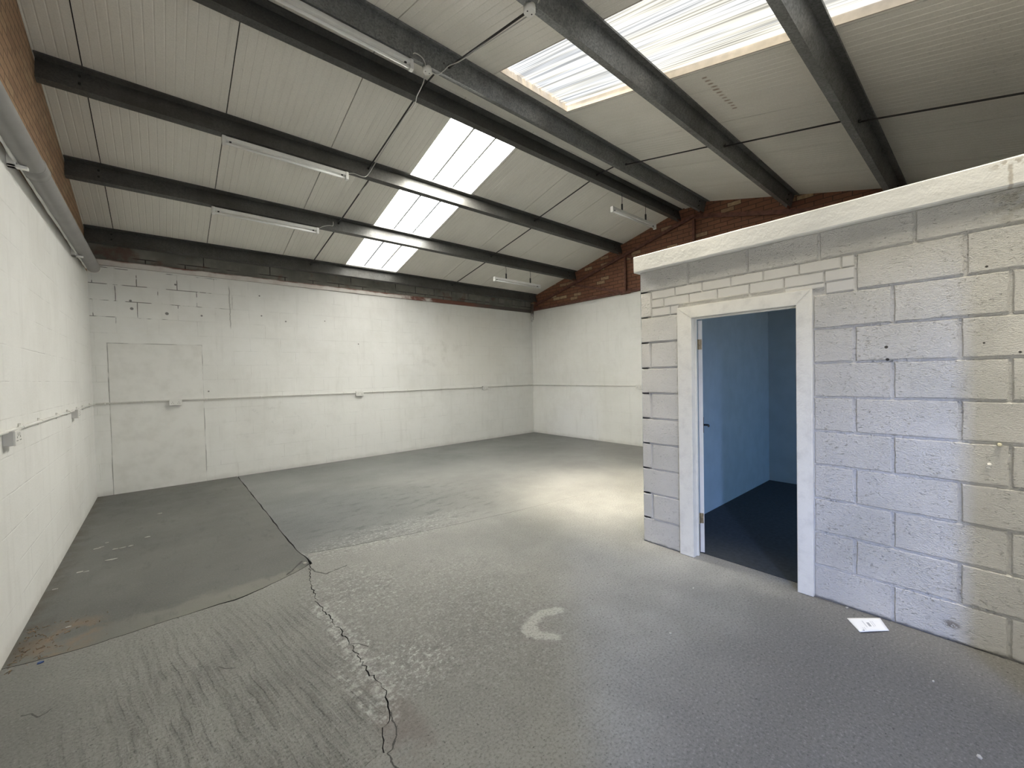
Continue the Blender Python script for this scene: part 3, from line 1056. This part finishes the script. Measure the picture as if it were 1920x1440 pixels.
bar('rafter', (7.74, zb(7.74) - 0.262), (3.52, zb(3.52) - 0.262), 0.075)
bar('rafter', (3.50, zf(3.50) - 0.262), (0.2, zf(0.2) - 0.262), 0.075)
bar('tie', (7.80, 3.235), (0.4, 3.235), 0.055)
bar('post', (4.995, 3.25), (4.995, zb(4.995) - 0.28), 0.06)
bar('post', (3.53, 3.25), (3.53, 4.30), 0.06)
bar('strut', (6.42, zb(6.42) - 0.29), (5.06, 3.245), 0.055)
bar('strut', (4.96, zb(4.96) - 0.30), (3.62, 3.25), 0.055)
bm = bmesh.new()
box(bm, XR - 0.03, 4.88, 3.19, XR - 0.022, 5.12, 3.30)
link('gusset_plate', bm, oxide_steel, tr)

# steel bracket dripped with paint in the far corner
bm = bmesh.new()
box(bm, XR - 0.070, YB - 0.050, 2.93, XR - 0.012, YB - 0.042, 3.40)
box(bm, XR - 0.018, YB - 0.090, 2.98, XR - 0.010, YB - 0.042, 3.40)
o = link('corner_bracket', bm, bracket_mat)
tag(o, 'paint-dripped steel bracket hanging in the far corner of the room', 'bracket')

# ------------------------------------------------------------------ PIPE on the left wall
PX, PZ, PR_ = -0.622, 3.042, 0.064
bm = bmesh.new()
tube(bm, [(PX, YF + 0.01, PZ), (PX, 7.50, PZ)], PR_, 28, caps=False)
tube(bm, [(PX, YF + 0.01, PZ), (PX, 7.50, PZ)], PR_ - 0.006, 28, caps=False)
pipe = tag(link('waste_pipe', bm, pipe_mat), 'fat grey pipe running along the top of the left wall', 'pipe')
bm = bmesh.new()
for y in (4.22, 4.36):
    tube(bm, [(PX, y, PZ), (PX, y + 0.008, PZ), (PX, y + 0.016, PZ)], PR_ + .004, 28, radii=[PR_, PR_ + .006, PR_])
tube(bm, [(PX, 4.225, PZ), (PX, 4.375, PZ)], PR_ + 0.004, 28)
link('collar', bm, pipe_mat, pipe)
bm = bmesh.new()
tube(bm, [(PX, 7.49, PZ), (PX, 7.515, PZ)], PR_ + 0.004, 28, caps=False)
tube(bm, [(PX, 7.515, PZ), (PX, 7.4901, PZ)], PR_ - 0.004, 28, caps=False)
link('rim', bm, white_paint, pipe)['label'] = 'white painted open end'
for y in (1.6, 4.12, 6.6):
    bm = bmesh.new()
    box(bm, XL, y - 0.02, PZ - 0.085, PX - 0.05, y + 0.02, PZ + 0.05, bev=0.004)
    box(bm, XL, y - 0.02, PZ - 0.085, PX + 0.0, y + 0.02, PZ - 0.066, bev=0.004)
    link('bracket', bm, white_paint, pipe)
# paint strip left along the wall side of the pipe
bm = bmesh.new()
pts = []
y = YF + 0.02
while y < 7.4:
    pts.append((PX - 0.052 + random.uniform(-.002, .002), y, PZ - 0.040 + random.uniform(-.006, .006)))
    y += 0.13
tube(bm, pts, 0.012, 6)
link('paint_edge', bm, white_paint, pipe)['label'] = 'ragged white paint along the wall side'

# ------------------------------------------------------------------ OFFICE
OXW, OYI = 6.36, 1.985
FY0, FY1, FZ = 0.768, 1.700, 2.068       # outside of door frame
OY0, OY1, OZ = 0.858, 1.582, 1.972       # clear opening
CZ0, CZ1 = 2.432, 2.575                  # coping
bm = bmesh.new()
B0 = XP + 0.004


def ow(y0, z0, y1, z1): box(bm, B0, y0, z0, XP + 0.10, y1, z1)
ow(YF, -0.02, OY0 - 0.02, CZ0 + .02)
ow(OY0 - 0.02, OZ + 0.02, OY1 + 0.035, CZ0 + .02)
ow(OY1 + 0.035, -0.02, YC - 0.004, CZ0 + .02)


def raised(bm, y0, z0, y1, z1, mi, g=0.005, bv=0.007, pr=0.007):
    y0, z0, y1, z1 = y0 + g, z0 + g, y1 - g, z1 - g
    if y1 - y0 < 0.02 or z1 - z0 < 0.02: return
    j = lambda a: random.uniform(-a, a)
    nu = max(1, int((y1 - y0) / 0.05)); nv = max(1, int((z1 - z0) / 0.05))
    outer = [(y0 + (y1 - y0) * i / nu, z0) for i in range(nu)] + [(y1, z0 + (z1 - z0) * i / nv) for i in range(nv)] + \
            [(y1 - (y1 - y0) * i / nu, z1) for i in range(nu)] + [(y0, z1 - (z1 - z0) * i / nv) for i in range(nv)]
    cy, cz = (y0 + y1) / 2, (z0 + z1) / 2
    hy, hz = (y1 - y0) / 2, (z1 - z0) / 2
    r = 0.0022 if mi == 0 else 0.001
    A, Bb = [], []
    tl = j(0.0012)
    for (y, z) in outer:
        y += j(r); z += j(r)
        A.append(bm.verts.new((B0, y, z)))
        Bb.append(bm.verts.new((B0 - pr - 0.002 + tl + j(0.0006), cy + (y - cy) * (1 - bv / hy), cz + (z - cz) * (1 - bv / hz))))
    n = len(outer)
    for i in range(n):
        f = bm.faces.new((A[i], A[(i + 1) % n], Bb[(i + 1) % n], Bb[i]))
        f.material_index = mi
    f = bm.faces.new(Bb)
    f.material_index = mi


def course(z0, z1, joints, mi=0):
    js = sorted(joints)
    for a, b in zip(js, js[1:]):
        # leave the door frame clear
        if z0 < FZ - 0.02:
            if a >= FY0 - .01 and b <= FY1 + .01: continue
            if a < FY0 < b: b = FY0
            if a < FY1 < b: a = FY1
        raised(bm, a, z0, b, z1, mi)


for r in range(9):
    z0 = r * 0.225
    if r % 2 == 0:
        js = [YF, -0.525, -0.07, 0.375, FY0, FY1, YC]
    else:
        js = [YF, -0.79, -0.345, 0.105, 0.552, FY0, FY1, 1.96, YC]
    course(z0 + random.uniform(-.001, .001), z0 + 0.225, js)
# course holding the bricks over the door
course(2.025, 2.25, [YF, -0.80, -0.36, 0.087, 0.545])
raised(bm, 1.944, 2.025, YC, 2.25, 0)
for i, js in enumerate(([0.55, 0.706, FY0], [], [])):
    pass
raised(bm, 0.55, 2.025, 0.70, 2.10, 1, 0.003, 0.004)
raised(bm, 0.70, 2.066, 0.93, 2.10, 1, 0.003, 0.004)
raised(bm, 1.77, 2.025, 1.944, 2.10, 1, 0.003, 0.004)
raised(bm, FY1, 2.025, 1.77, 2.10, 1, 0.003, 0.004)
for z0, js in ((2.10, [0.55, 0.706, 0.932, 1.153, 1.382, 1.607, 1.827, 1.944]), (2.175, [0.55, 0.618, 0.844, 1.061, 1.283, 1.501, 1.725, 1.944])):
    for a, b in zip(js, js[1:]):
        raised(bm, a, z0, b, z0 + 0.075, 1, 0.003, 0.004)
course(2.25, CZ0 + 0.005, [YF, -0.62, -0.168, 0.282, 0.732, 1.165, 1.614, YC])
office = tag(link('wall_office', bm, [rough_block, smooth_brick]), 'white rough block office wall holding the open doorway', 'wall', kind='structure')

# return wall, end wall, deck
bm = bmesh.new()
box(bm, XP + 0.004, OYI, -0.02, OXW + 0.1, YC - 0.003, CZ0 + .02)
tag(link('wall_office_side', bm, office_lit_paint), 'side wall inside the blue lit office', 'wall', kind='structure')
bm = bmesh.new()
box(bm, OXW, YF, -0.02, OXW + 0.1, OYI, CZ0 + .02)
tag(link('wall_office_end', bm, office_lit_paint), 'end wall inside the blue lit office', 'wall', kind='structure')
bm = bmesh.new()
box(bm, XP + 0.02, YF, 2.44, OXW + 0.1, YC - 0.01, 2.52)
tag(link('ceiling_office', bm, plain('bounce_damping_deck', (0.055, 0.05, 0.045), 0.95)), 'deck over the small office', 'ceiling', kind='structure')  # unseen deck, coloured dark so less light bounces up to the roof
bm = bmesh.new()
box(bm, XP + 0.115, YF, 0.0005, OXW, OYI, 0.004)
tag(link('floor_office_shade', bm, office_floor_shade), 'dark sheet on the concrete standing for shade in the small office', 'floor', kind='structure')
# coping
bm = bmesh.new()
n = 26
pr = [(XP - 0.048, CZ0), (XP + 0.10, CZ0), (XP + 0.10, CZ1), (XP - 0.044, CZ1), (XP - 0.052, CZ1 - 0.008), (XP - 0.052, CZ0 + 0.008)]
rings = []
for i in range(n + 1):
    y = YF + (YC + 0.03 - YF) * i / n
    rings.append([bm.verts.new((x + random.uniform(-.0015, .0015), y, z + random.uniform(-.0015, .0015))) for x, z in pr])
for a, b in zip(rings, rings[1:]):
    for j in range(6):
        bm.faces.new((a[j], a[(j + 1) % 6], b[(j + 1) % 6], b[j]))
bm.faces.new(rings[0]); bm.faces.new(rings[-1])
tag(link('trim_2', bm, coping_mat), 'white coping along the top of the office wall', 'coping', kind='structure')

# ---- door set
door = empty('door_1', (XP + 0.05, (OY0 + OY1) / 2, 0))
tag(door, 'white door frame with its door standing open into the blue office', 'door', kind='structure')
AX0 = XP - 0.028


def mitre(name, pts):
    """flat architrave piece from a (y,z) outline"""
    bm = bmesh.new()
    a = [bm.verts.new((AX0, y, z)) for y, z in pts]
    b = [bm.verts.new((XP + 0.012, y, z)) for y, z in pts]
    nn = len(pts)
    for i in range(nn):
        bm.faces.new((a[i], a[(i + 1) % nn], b[(i + 1) % nn], b[i]))
    fa = bm.faces.new(a)
    bm.faces.new(b)
    bmesh.ops.bevel(bm, geom=list(fa.edges), offset=0.004, segments=2, affect='EDGES')
    link(name, bm, joinery, door)


mitre('architrave', [(FY0, 0.002), (OY0, 0.002), (OY0, OZ), (FY0, FZ)])
mitre('architrave', [(OY1, 0.002), (FY1, 0.002), (FY1, FZ), (OY1, OZ)])
mitre('architrave', [(OY0, OZ), (OY1, OZ), (FY1, FZ), (FY0, FZ)])
bm = bmesh.new()
t = 0.02
box(bm, XP + 0.0, OY1 + 0.0005, 0.002, XP + 0.066, OY1 + t, OZ + t)
box(bm, XP + 0.0, OY0 - t, 0.002, XP + 0.104, OY0 - 0.0005, OZ + t)
box(bm, XP + 0.0, OY0, OZ + 0.0005, XP + 0.104, OY1, OZ + t)
# door stop
box(bm, XP + 0.035, OY1 - 0.010, 0.002, XP + 0.058, OY1, OZ)
box(bm, XP + 0.035, OY0, OZ - 0.010, XP + 0.058, OY1 - 0.010, OZ)
link('lining', bm, joinery, door)
ANG = math.radians(24.7)
ld_ = Vector((math.cos(ANG), math.sin(ANG), 0)); ln_ = Vector((-math.sin(ANG), math.cos(ANG), 0))
H0 = Vector((XP + 0.112, 1.5725, 0))
bm = bmesh.new()
obox(bm, H0 + ld_ * 0.345 + Vector((0, 0, 0.985)), ld_, ln_, (0, 0, 1), 0.345, 0.0165, 0.975, bev=0.002)
leaf = link('door_leaf', bm, white_paint, door)
for z in (1.760, 0.300):
    bm = bmesh.new()
    obox(bm, H0 - ld_ * 0.002 + ln_ * 0.002 + Vector((0, 0, z)), ld_, ln_, (0, 0, 1), 0.0025, 0.0135, 0.042)
    tube(bm, [H0 - ld_ * 0.006 + ln_ * 0.0195 + Vector((0, 0, z - .042)), H0 - ld_ * 0.006 + ln_ * 0.0195 + Vector((0, 0, z + .042))], 0.0055, 8)
    box(bm, XP + 0.060, OY1 - 0.0025, z - .042, XP + 0.100, OY1 + 0.001, z + .042)
    link('hinge', bm, brass, leaf)['label'] = 'worn brass hinge'
bm = bmesh.new()
hp = H0 + ld_ * 0.63 + Vector((0, 0, 1.012)) - ln_ * 0.0165
obox(bm, hp - ln_ * 0.004, ld_, ln_, (0, 0, 1), 0.018, 0.004, 0.075, bev=0.002)
tube(bm, [hp - ln_ * 0.004, hp - ln_ * 0.048], 0.009, 10)
tube(bm, smooth_path([hp - ln_ * 0.046 + ld_ * 0.004, hp - ln_ * 0.05 - ld_ * 0.04, hp - ln_ * 0.047 - ld_ * 0.105]), 0.0085, 10)
link('handle', bm, black_iron, leaf)['label'] = 'black lever handle'

# ------------------------------------------------------------------ FLUORESCENT LIGHTS
def light_fitting(c, label, hooks=None, L=1.22):
    """c = middle of the top of the spine, tube runs along x"""
    root = empty('fluorescent_light', c)
    tag(root, label, 'light fitting', 'fluorescent battens')
    cx, cy, cz = c
    bm = bmesh.new()
    box(bm, cx - L / 2, cy - 0.021, cz - 0.040, cx + L / 2, cy + 0.021, cz, bev=0.004)
    link('spine', bm, batten_mat, root)
    for s in (-1, 1):
        bm = bmesh.new()
        xa, xb = sorted((cx + s * (L / 2 - 0.012), cx + s * (L / 2 + 0.022)))
        box(bm, xa, cy - 0.025, cz - 0.088, xb, cy + 0.025, cz + 0.003, bev=0.006)
        link('end_cap', bm, batten_mat, root)
        bm = bmesh.new()
        box(bm, cx + s * (L / 2 - 0.05) - 0.009, cy - 0.012, cz - 0.052, cx + s * (L / 2 - 0.05) + 0.009, cy + 0.012, cz - 0.0395)
        link('spring_clip', bm, dark_hole, root)
    bm = bmesh.new()
    tube(bm, [(cx - L / 2 + 0.005, cy, cz - 0.066), (cx + L / 2 - 0.005, cy, cz - 0.066)], 0.0135, 14)
    link('tube', bm, tube_mat, root)
    if hooks:
        for hx, ztop, hy in hooks:
            bm = bmesh.new()
            tube(bm, [(hx, cy, cz), (hx, cy, cz + 0.105)], 0.014, 8)
            link('hanger_sleeve', bm, black_iron, root)
            bm = bmesh.new()
            tube(bm, smooth_path([(hx, cy, cz + 0.10), (hx + .004, cy, (cz + ztop) / 2 + .05), (hx, cy, ztop - 0.03), (hx, hy, ztop + 0.006), (hx, hy + .035, ztop + 0.012)]), 0.004, 6)
            link('hook', bm, black_iron, root)
    return root


def under(kk, f=0.5): return PUR[kk]['C'] + (PUR[kk]['D'] - PUR[kk]['C']) * f


q = under('P3', .45); light_fitting((1.175, q.y, q.z - 0.010), 'white batten light screwed under the first far purlin from the ridge')
q = under('P2', .45); light_fitting((1.175, q.y, q.z - 0.010), 'white batten light screwed under the second far purlin, lowest on the left')
q = under('P5', .60); light_fitting((1.175, q.y, q.z - 0.012), 'white batten light under the near ridge purlin, cut by the top of the picture')
q = under('P4', .5); light_fitting((5.985, 3.80, 4.105), 'white batten light hanging on hooks from the ridge purlin', [(5.63, q.z, q.y), (6.315, q.z, q.y)])
q = under('P2', .5); light_fitting((5.675, 6.37, 3.485), 'white batten light hanging on hooks lowest near the far corner', [(5.36, q.z, q.y), (6.03, q.z, q.y)])

# ------------------------------------------------------------------ JUNCTION BOXES AND CABLES
def jbox(c, label):
    bm = bmesh.new()
    c = Vector(c)
    tube(bm, [c, c - Vector((0, 0, .034)), c - Vector((0, 0, .040))], 0.042, 24, radii=[0.042, 0.042, 0.037])
    o = tag(link('junction_box', bm, plastic), label, 'junction box', 'round ceiling junction boxes')
    for s in (-1, 1):
        bm = bmesh.new()
        tube(bm, [c + Vector((s * .02, 0, -.0395)), c + Vector((s * .02, 0, -.0415))], 0.005, 8)
        link('screw', bm, bolt_mat, o)
    return c


q = under('P5', .55); J5 = jbox((1.955, q.y, q.z - 0.003), 'round white junction box on the near ridge purlin')
q = under('P6', .55); J6 = jbox((1.985, q.y, q.z - 0.003), 'round white junction box at the top edge of the picture')


def cable(pts, label, r=0.0045):
    bm = bmesh.new()
    tube(bm, smooth_path(pts), r, 7)
    return tag(link('cable', bm, cable_mat), label, 'cable', 'loose lighting cables')


r43 = lambda t: wp('P4', .62).lerp(wp('P3', .38), t)
r65 = lambda t: wp('P5', .62).lerp(wp('P6', .38), t)
cable([(1.785, J5.y - .0, J5.z - .01), (1.80, J5.y - .05, J5.z + .03), (1.88, J5.y - .055, J5.z + .02), (1.93, J5.y - .02, J5.z - .015), J5 + Vector((-.03, -.02, -.02))], 'white cable looping from batten to the junction box on the ridge')
a = r65(.0)
cable([J5 + Vector((.035, 0, -.02)), (2.05, J5.y - .02, J5.z - .03), (2.10, J5.y - .06, J5.z + .01), (2.12, a.y - .06, a.z - .03)] + [(2.145, r65(t).y, r65(t).z - .014) for t in (.15, .4, .7, .92)] + [(2.08, J6.y + .02, J6.z + .03), J6 + Vector((.03, 0, -.02))], 'white cable clipped up the near tie rod between both junction boxes')
b = under('P4', .9)
cable([J5 + Vector((-.02, .03, -.02)), (1.98, J5.y + .12, J5.z - .05), (2.03, b.y - .10, b.z - .012), (2.07, b.y + .03, b.z - .01)] + [(2.088, r43(t).y, r43(t).z - .013) for t in (.25, .5, .8)] + [(2.05, wp('P3', .8).y - .02, wp('P3', .8).z), (1.98, wp('P3', 1).y - .02, wp('P3', 1).z - .03), (1.87, under('P3', .4).y - .02, under('P3', .4).z - .005), (1.80, under('P3', .4).y, under('P3', .4).z - .02)], 'white cable following the far tie rod down to the upper batten')
cable([(1.80, under('P2', .4).y, under('P2', .4).z - .02), (1.86, wp('P2', .9).y - .03, wp('P2', .9).z - .01), (1.95, wp('P2', .75).y - .015, wp('P2', .75).z), (2.00, wp('P2', .7).y - .012, wp('P2', .7).z), (2.01, wp('P2', .5).y - .012, wp('P2', .35).z)], 'white cable from the lower batten to the purlin web')
cable([(2.10, wp('P3', .9).y + .09, wp('P3', 1).z - .01), (2.105, 5.6, zb(5.6) - .10), (2.09, 6.0, zb(6.0) - .085), (2.10, wp('P2', .2).y - .02, wp('P2', .2).z)], 'thin grey cable hanging between the two middle far purlins', 0.0035)
a = J6
cable([J6 + Vector((-.025, -.01, -.01)), (1.93, J6.y - .07, J6.z + .10), (1.86, J6.y - .16, J6.z + .19), (1.80, J6.y - .2, J6.z + .2)], 'white cable leaving the upper junction box to the left')
cable([J6 + Vector((.03, -.02, -.01)), (2.05, J6.y - .10, J6.z + .10), (2.08, J6.y - .18, J6.z + .16), (2.06, J6.y - .3, J6.z + .22)], 'white cable leaving the upper junction box to the right')

# ------------------------------------------------------------------ CONDUIT RUNS AND SOCKETS
CZC = 1.272


def conduit(pts, clips, nrm, label):
    bm = bmesh.new()
    tube(bm, pts, 0.0105, 10)
    o = tag(link('conduit', bm, plastic_grey if False else white_paint), label, 'conduit', 'wall conduit runs')
    nrm = Vector(nrm)
    for c in clips:
        c = Vector(c)
        al = Vector((0, 0, 1)).cross(nrm)
        bm = bmesh.new()
        obox(bm, c - nrm * 0.012, al, (0, 0, 1), nrm, 0.009, 0.026, 0.003, bev=0.001)
        tube(bm, [c - al * 0.009, c + al * 0.009], 0.0135, 10)
        tube(bm, [c + Vector((0, 0, .021)) - nrm * .012, c + Vector((0, 0, .021)) - nrm * .003], 0.004, 6)
        link('saddle', bm, white_paint, o)
    return o


off = 0.017
conduit([(XL + 0.03, YB - off, CZC), (XR - 0.02, YB - off, CZC - 0.012)], [(x, YB - off, CZC - 0.012 * (x - XL) / 8.2) for x in (-0.60, -0.215, 0.52, 1.25, 1.87, 2.60, 3.15, 3.9, 4.7, 5.58)], (0, -1, 0), 'white conduit along the long back wall')
conduit([(XL + off, YF + .1, CZC + .004), (XL + off, YB - 0.03, CZC)], [(XL + off, y, CZC + .002) for y in (2.2, 3.2, 4.08, 4.62, 5.31, 5.84, 6.42, 6.86, 7.45)], (1, 0, 0), 'white conduit along the left wall with close saddles')
conduit([(XR - off, YB - .02, CZC - .012), (XR - off, 2.3, CZC - .02)], [(XR - off, y, CZC - .014) for y in (7.2, 6.4, 5.6, 4.2)], (-1, 0, 0), 'white conduit along the end wall beyond the office')


def socket(c, nrm, label, w=0.146, h=0.086, d=0.042):
    c, nrm = Vector(c), Vector(nrm)
    al = Vector((0, 0, 1)).cross(nrm)
    bm = bmesh.new()
    obox(bm, c + nrm * (d / 2), al, (0, 0, 1), nrm, w / 2, h / 2, d / 2, bev=0.004)
    o = tag(link('power_socket', bm, plastic_grey), label, 'power socket', 'double wall sockets')
    bm = bmesh.new()
    obox(bm, c + nrm * (d + 0.004), al, (0, 0, 1), nrm, w / 2 + .001, h / 2 + .001, 0.005, bev=0.003)
    link('face_plate', bm, plastic, o)
    for s in (-1, 1):
        bm = bmesh.new()
        for du, dv, a_, b_ in ((0, .012, .002, .005), (-.011, -.008, .005, .0022), (.011, -.008, .005, .0022)):
            obox(bm, c + al * (s * 0.036 + du) + Vector((0, 0, dv - .008)) + nrm * (d + .0092), al, (0, 0, 1), nrm, a_, b_, .0006)
        link('pin_holes', bm, dark_hole, o)
        bm = bmesh.new()
        obox(bm, c + al * (s * 0.018) + Vector((0, 0, .022)) + nrm * (d + .010), al, (0, 0, 1), nrm, .005, .009, .002)
        link('switch', bm, plastic, o)


socket((0.148, YB - 0.006, 1.246), (0, -1, 0), 'double socket on the blocked doorway panel')
socket((2.882, YB, 1.246), (0, -1, 0), 'double socket in the middle of the long back wall', 0.14)
socket((5.892, YB, 1.243), (0, -1, 0), 'double socket on the back wall towards the far corner')
socket((XL, 3.80, 1.232), (1, 0, 0), 'double socket on the left wall at the edge of the picture')
socket((XL, 6.20, 1.238), (1, 0, 0), 'double socket on the left wall near its far corner')
socket((XR, 4.70, 1.236), (-1, 0, 0), 'double socket on the end wall beside the office corner')

# wall plugs and blobs left on the office wall
bm = bmesh.new()
tube(bm, [(XP + .004, -0.034, 1.123), (XP - 0.018, -0.034, 1.121), (XP - 0.021, -0.034, 1.121)], 0.008, 10, radii=[.009, .008, .005])
tag(link('wall_plug', bm, plain('cream_plastic', (0.74, 0.70, 0.52), .5)), 'cream plastic plug poking from a joint of the office wall', 'wall plug')
bm = bmesh.new()
bmesh.ops.create_icosphere(bm, subdivisions=2, radius=0.011, matrix=Matrix.Translation((XP - 0.004, 0.0, 1.012)))
bmesh.ops.create_icosphere(bm, subdivisions=2, radius=0.008, matrix=Matrix.Translation((XP - 0.005, 0.003, 0.996)))
for v in bm.verts:
    v.co += Vector((random.uniform(-.002, .002), random.uniform(-.003, .003), random.uniform(-.003, .003)))
tag(link('filler_blob', bm, white_paint), 'small white lump of filler on the office wall below the plug', 'filler')

# ------------------------------------------------------------------ LEAFLET ON THE FLOOR
P = [Vector((3.148, 0.566, 0)), Vector((3.293, 0.433, 0)), Vector((3.169, 0.377, 0)), Vector((3.028, 0.487, 0))]
bm = bmesh.new()
nu = nv = 8
grid = []
for i in range(nu + 1):
    row = []
    for j in range(nv + 1):
        a, b_ = i / nu, j / nv
        p_ = P[0].lerp(P[1], a).lerp(P[3].lerp(P[2], a), b_)
        p_.z = 0.004 + 0.006 * max(0, b_ - .6) ** 1.2 * (0.4 + 0.6 * a) + 0.003 * (1 - a) * b_ + 0.0010 * math.sin(3 * a)
        row.append(bm.verts.new(p_))
    grid.append(row)
for i in range(nu):
    for j in range(nv):
        bm.faces.new((grid[i][j], grid[i + 1][j], grid[i + 1][j + 1], grid[i][j + 1])).smooth = True
r = bmesh.ops.extrude_face_region(bm, geom=list(bm.faces))
for v in [g for g in r['geom'] if isinstance(g, bmesh.types.BMVert)]:
    v.co.z -= 0.0025
leaflet = tag(link('leaflet', bm, paper), 'white printed leaflet lying on the floor before the office wall', 'leaflet')
bm = bmesh.new()
nrm = Vector((0, 0, 1))
def on_paper(a, b_, e=0.0016):
    p_ = P[0].lerp(P[1], a).lerp(P[3].lerp(P[2], a), b_)
    p_.z = 0.004 + 0.006 * max(0, b_ - .6) ** 1.2 * (0.4 + 0.6 * a) + 0.003 * (1 - a) * b_ + 0.0010 * math.sin(3 * a) + e * .4
    return p_
for (a0, a1, b0, b1, mi) in [(.46, .54, .36, .66, 0), (.36, .39, .22, .72, 1), (.60, .62, .25, .70, 1), (.66, .68, .25, .66, 1), (.20, .22, .72, .88, 1), (.26, .28, .70, .88, 1)]:
    quad(bm, [on_paper(a0, b0), on_paper(a1, b0), on_paper(a1, b1), on_paper(a0, b1)], mi)
f = [on_paper(.17 + .035 * math.cos(k * math.pi / 6), .80 + .045 * math.sin(k * math.pi / 6) + .12) for k in range(12)]
quad(bm, f, 0)
link('print', bm, [ink, ink_pale], leaflet)['label'] = 'faint grey print and round mark'

# ------------------------------------------------------------------ SCRAPS ON THE FLOOR
def scrap(x, y, s, mat, name, label, cat, group, thin=0.002):
    bm = bmesh.new()
    n = 6
    a0 = random.uniform(0, 6)
    ring = [(x + s * random.uniform(.5, 1) * math.cos(a0 + k * 2 * math.pi / n) * (1.9 if name == 'paint_flake' else 1.2), y + s * random.uniform(.5, 1) * math.sin(a0 + k * 2 * math.pi / n) * (0.7 if name == 'paint_flake' else 1.0)) for k in range(n)]
    t_ = [bm.verts.new((u_, v_, 0.0008 + thin + random.uniform(0, .003))) for u_, v_ in ring]
    b2 = [bm.verts.new((u_, v_, 0.0003)) for u_, v_ in ring]
    bm.faces.new(t_); bm.faces.new(b2)
    for k in range(n):
        bm.faces.new((t_[k], t_[(k + 1) % n], b2[(k + 1) % n], b2[k]))
    return tag(link(name, bm, mat), label, cat, group)


fl = [ray_floor(*q) for q in [(182, 1029), (190, 1026), (200, 1018), (216, 1030), (230, 1027), (245, 1024), (205, 1050), (212, 1049), (277, 1007), (300, 963), (162, 1072), (104, 1105), (128, 1176), (150, 1073)]]
for x, y in fl:
    scrap(x, y, random.uniform(.009, .019), flake_mat, 'paint_flake', 'pale flake of paint on the dark slab along the left wall', 'paint flake', 'paint flakes by the left wall')
for q in [(1257, 1188), (1588, 1140), (1610, 1138), (1750, 1278), (1836, 1420), (1300, 1103), (1050, 1085)]:
    x, y = ray_floor(*q)
    scrap(x, y, random.uniform(.006, .011), flake_mat, 'paint_chip', 'tiny white chip on the open floor before the office', 'paint chip', 'white chips before the office')
x, y = ray_floor(76, 1243)
scrap(x, y, .013, blue_plastic, 'plastic_scrap', 'small blue plastic scrap by the left wall', 'scrap', None, .004)
x, y = ray_floor(572, 1057)
scrap(x, y, .018, flake_mat, 'concrete_chip', 'pale chip lodged in the broken slab junction', 'concrete chip', None, .006)
bm = bmesh.new()
for i in range(90):
    x = XL + 0.02 + abs(random.gauss(0, .13)); y = random.uniform(3.42, 3.95)
    L = random.uniform(.008, .035); a = random.uniform(0, 3.14)
    d = Vector((math.cos(a), math.sin(a), 0)) * L
    c = Vector((x, y, .002))
    if c.x - L < XL + .004: c.x = XL + .004 + L
    tube(bm, [c - d / 2, c + Vector((0, 0, random.uniform(.001, .004))), c + d / 2], random.uniform(.0008, .0022), 4)
tag(link('litter', bm, litter_mat), 'dry brown litter swept against the foot of the left wall', 'litter', kind='stuff')
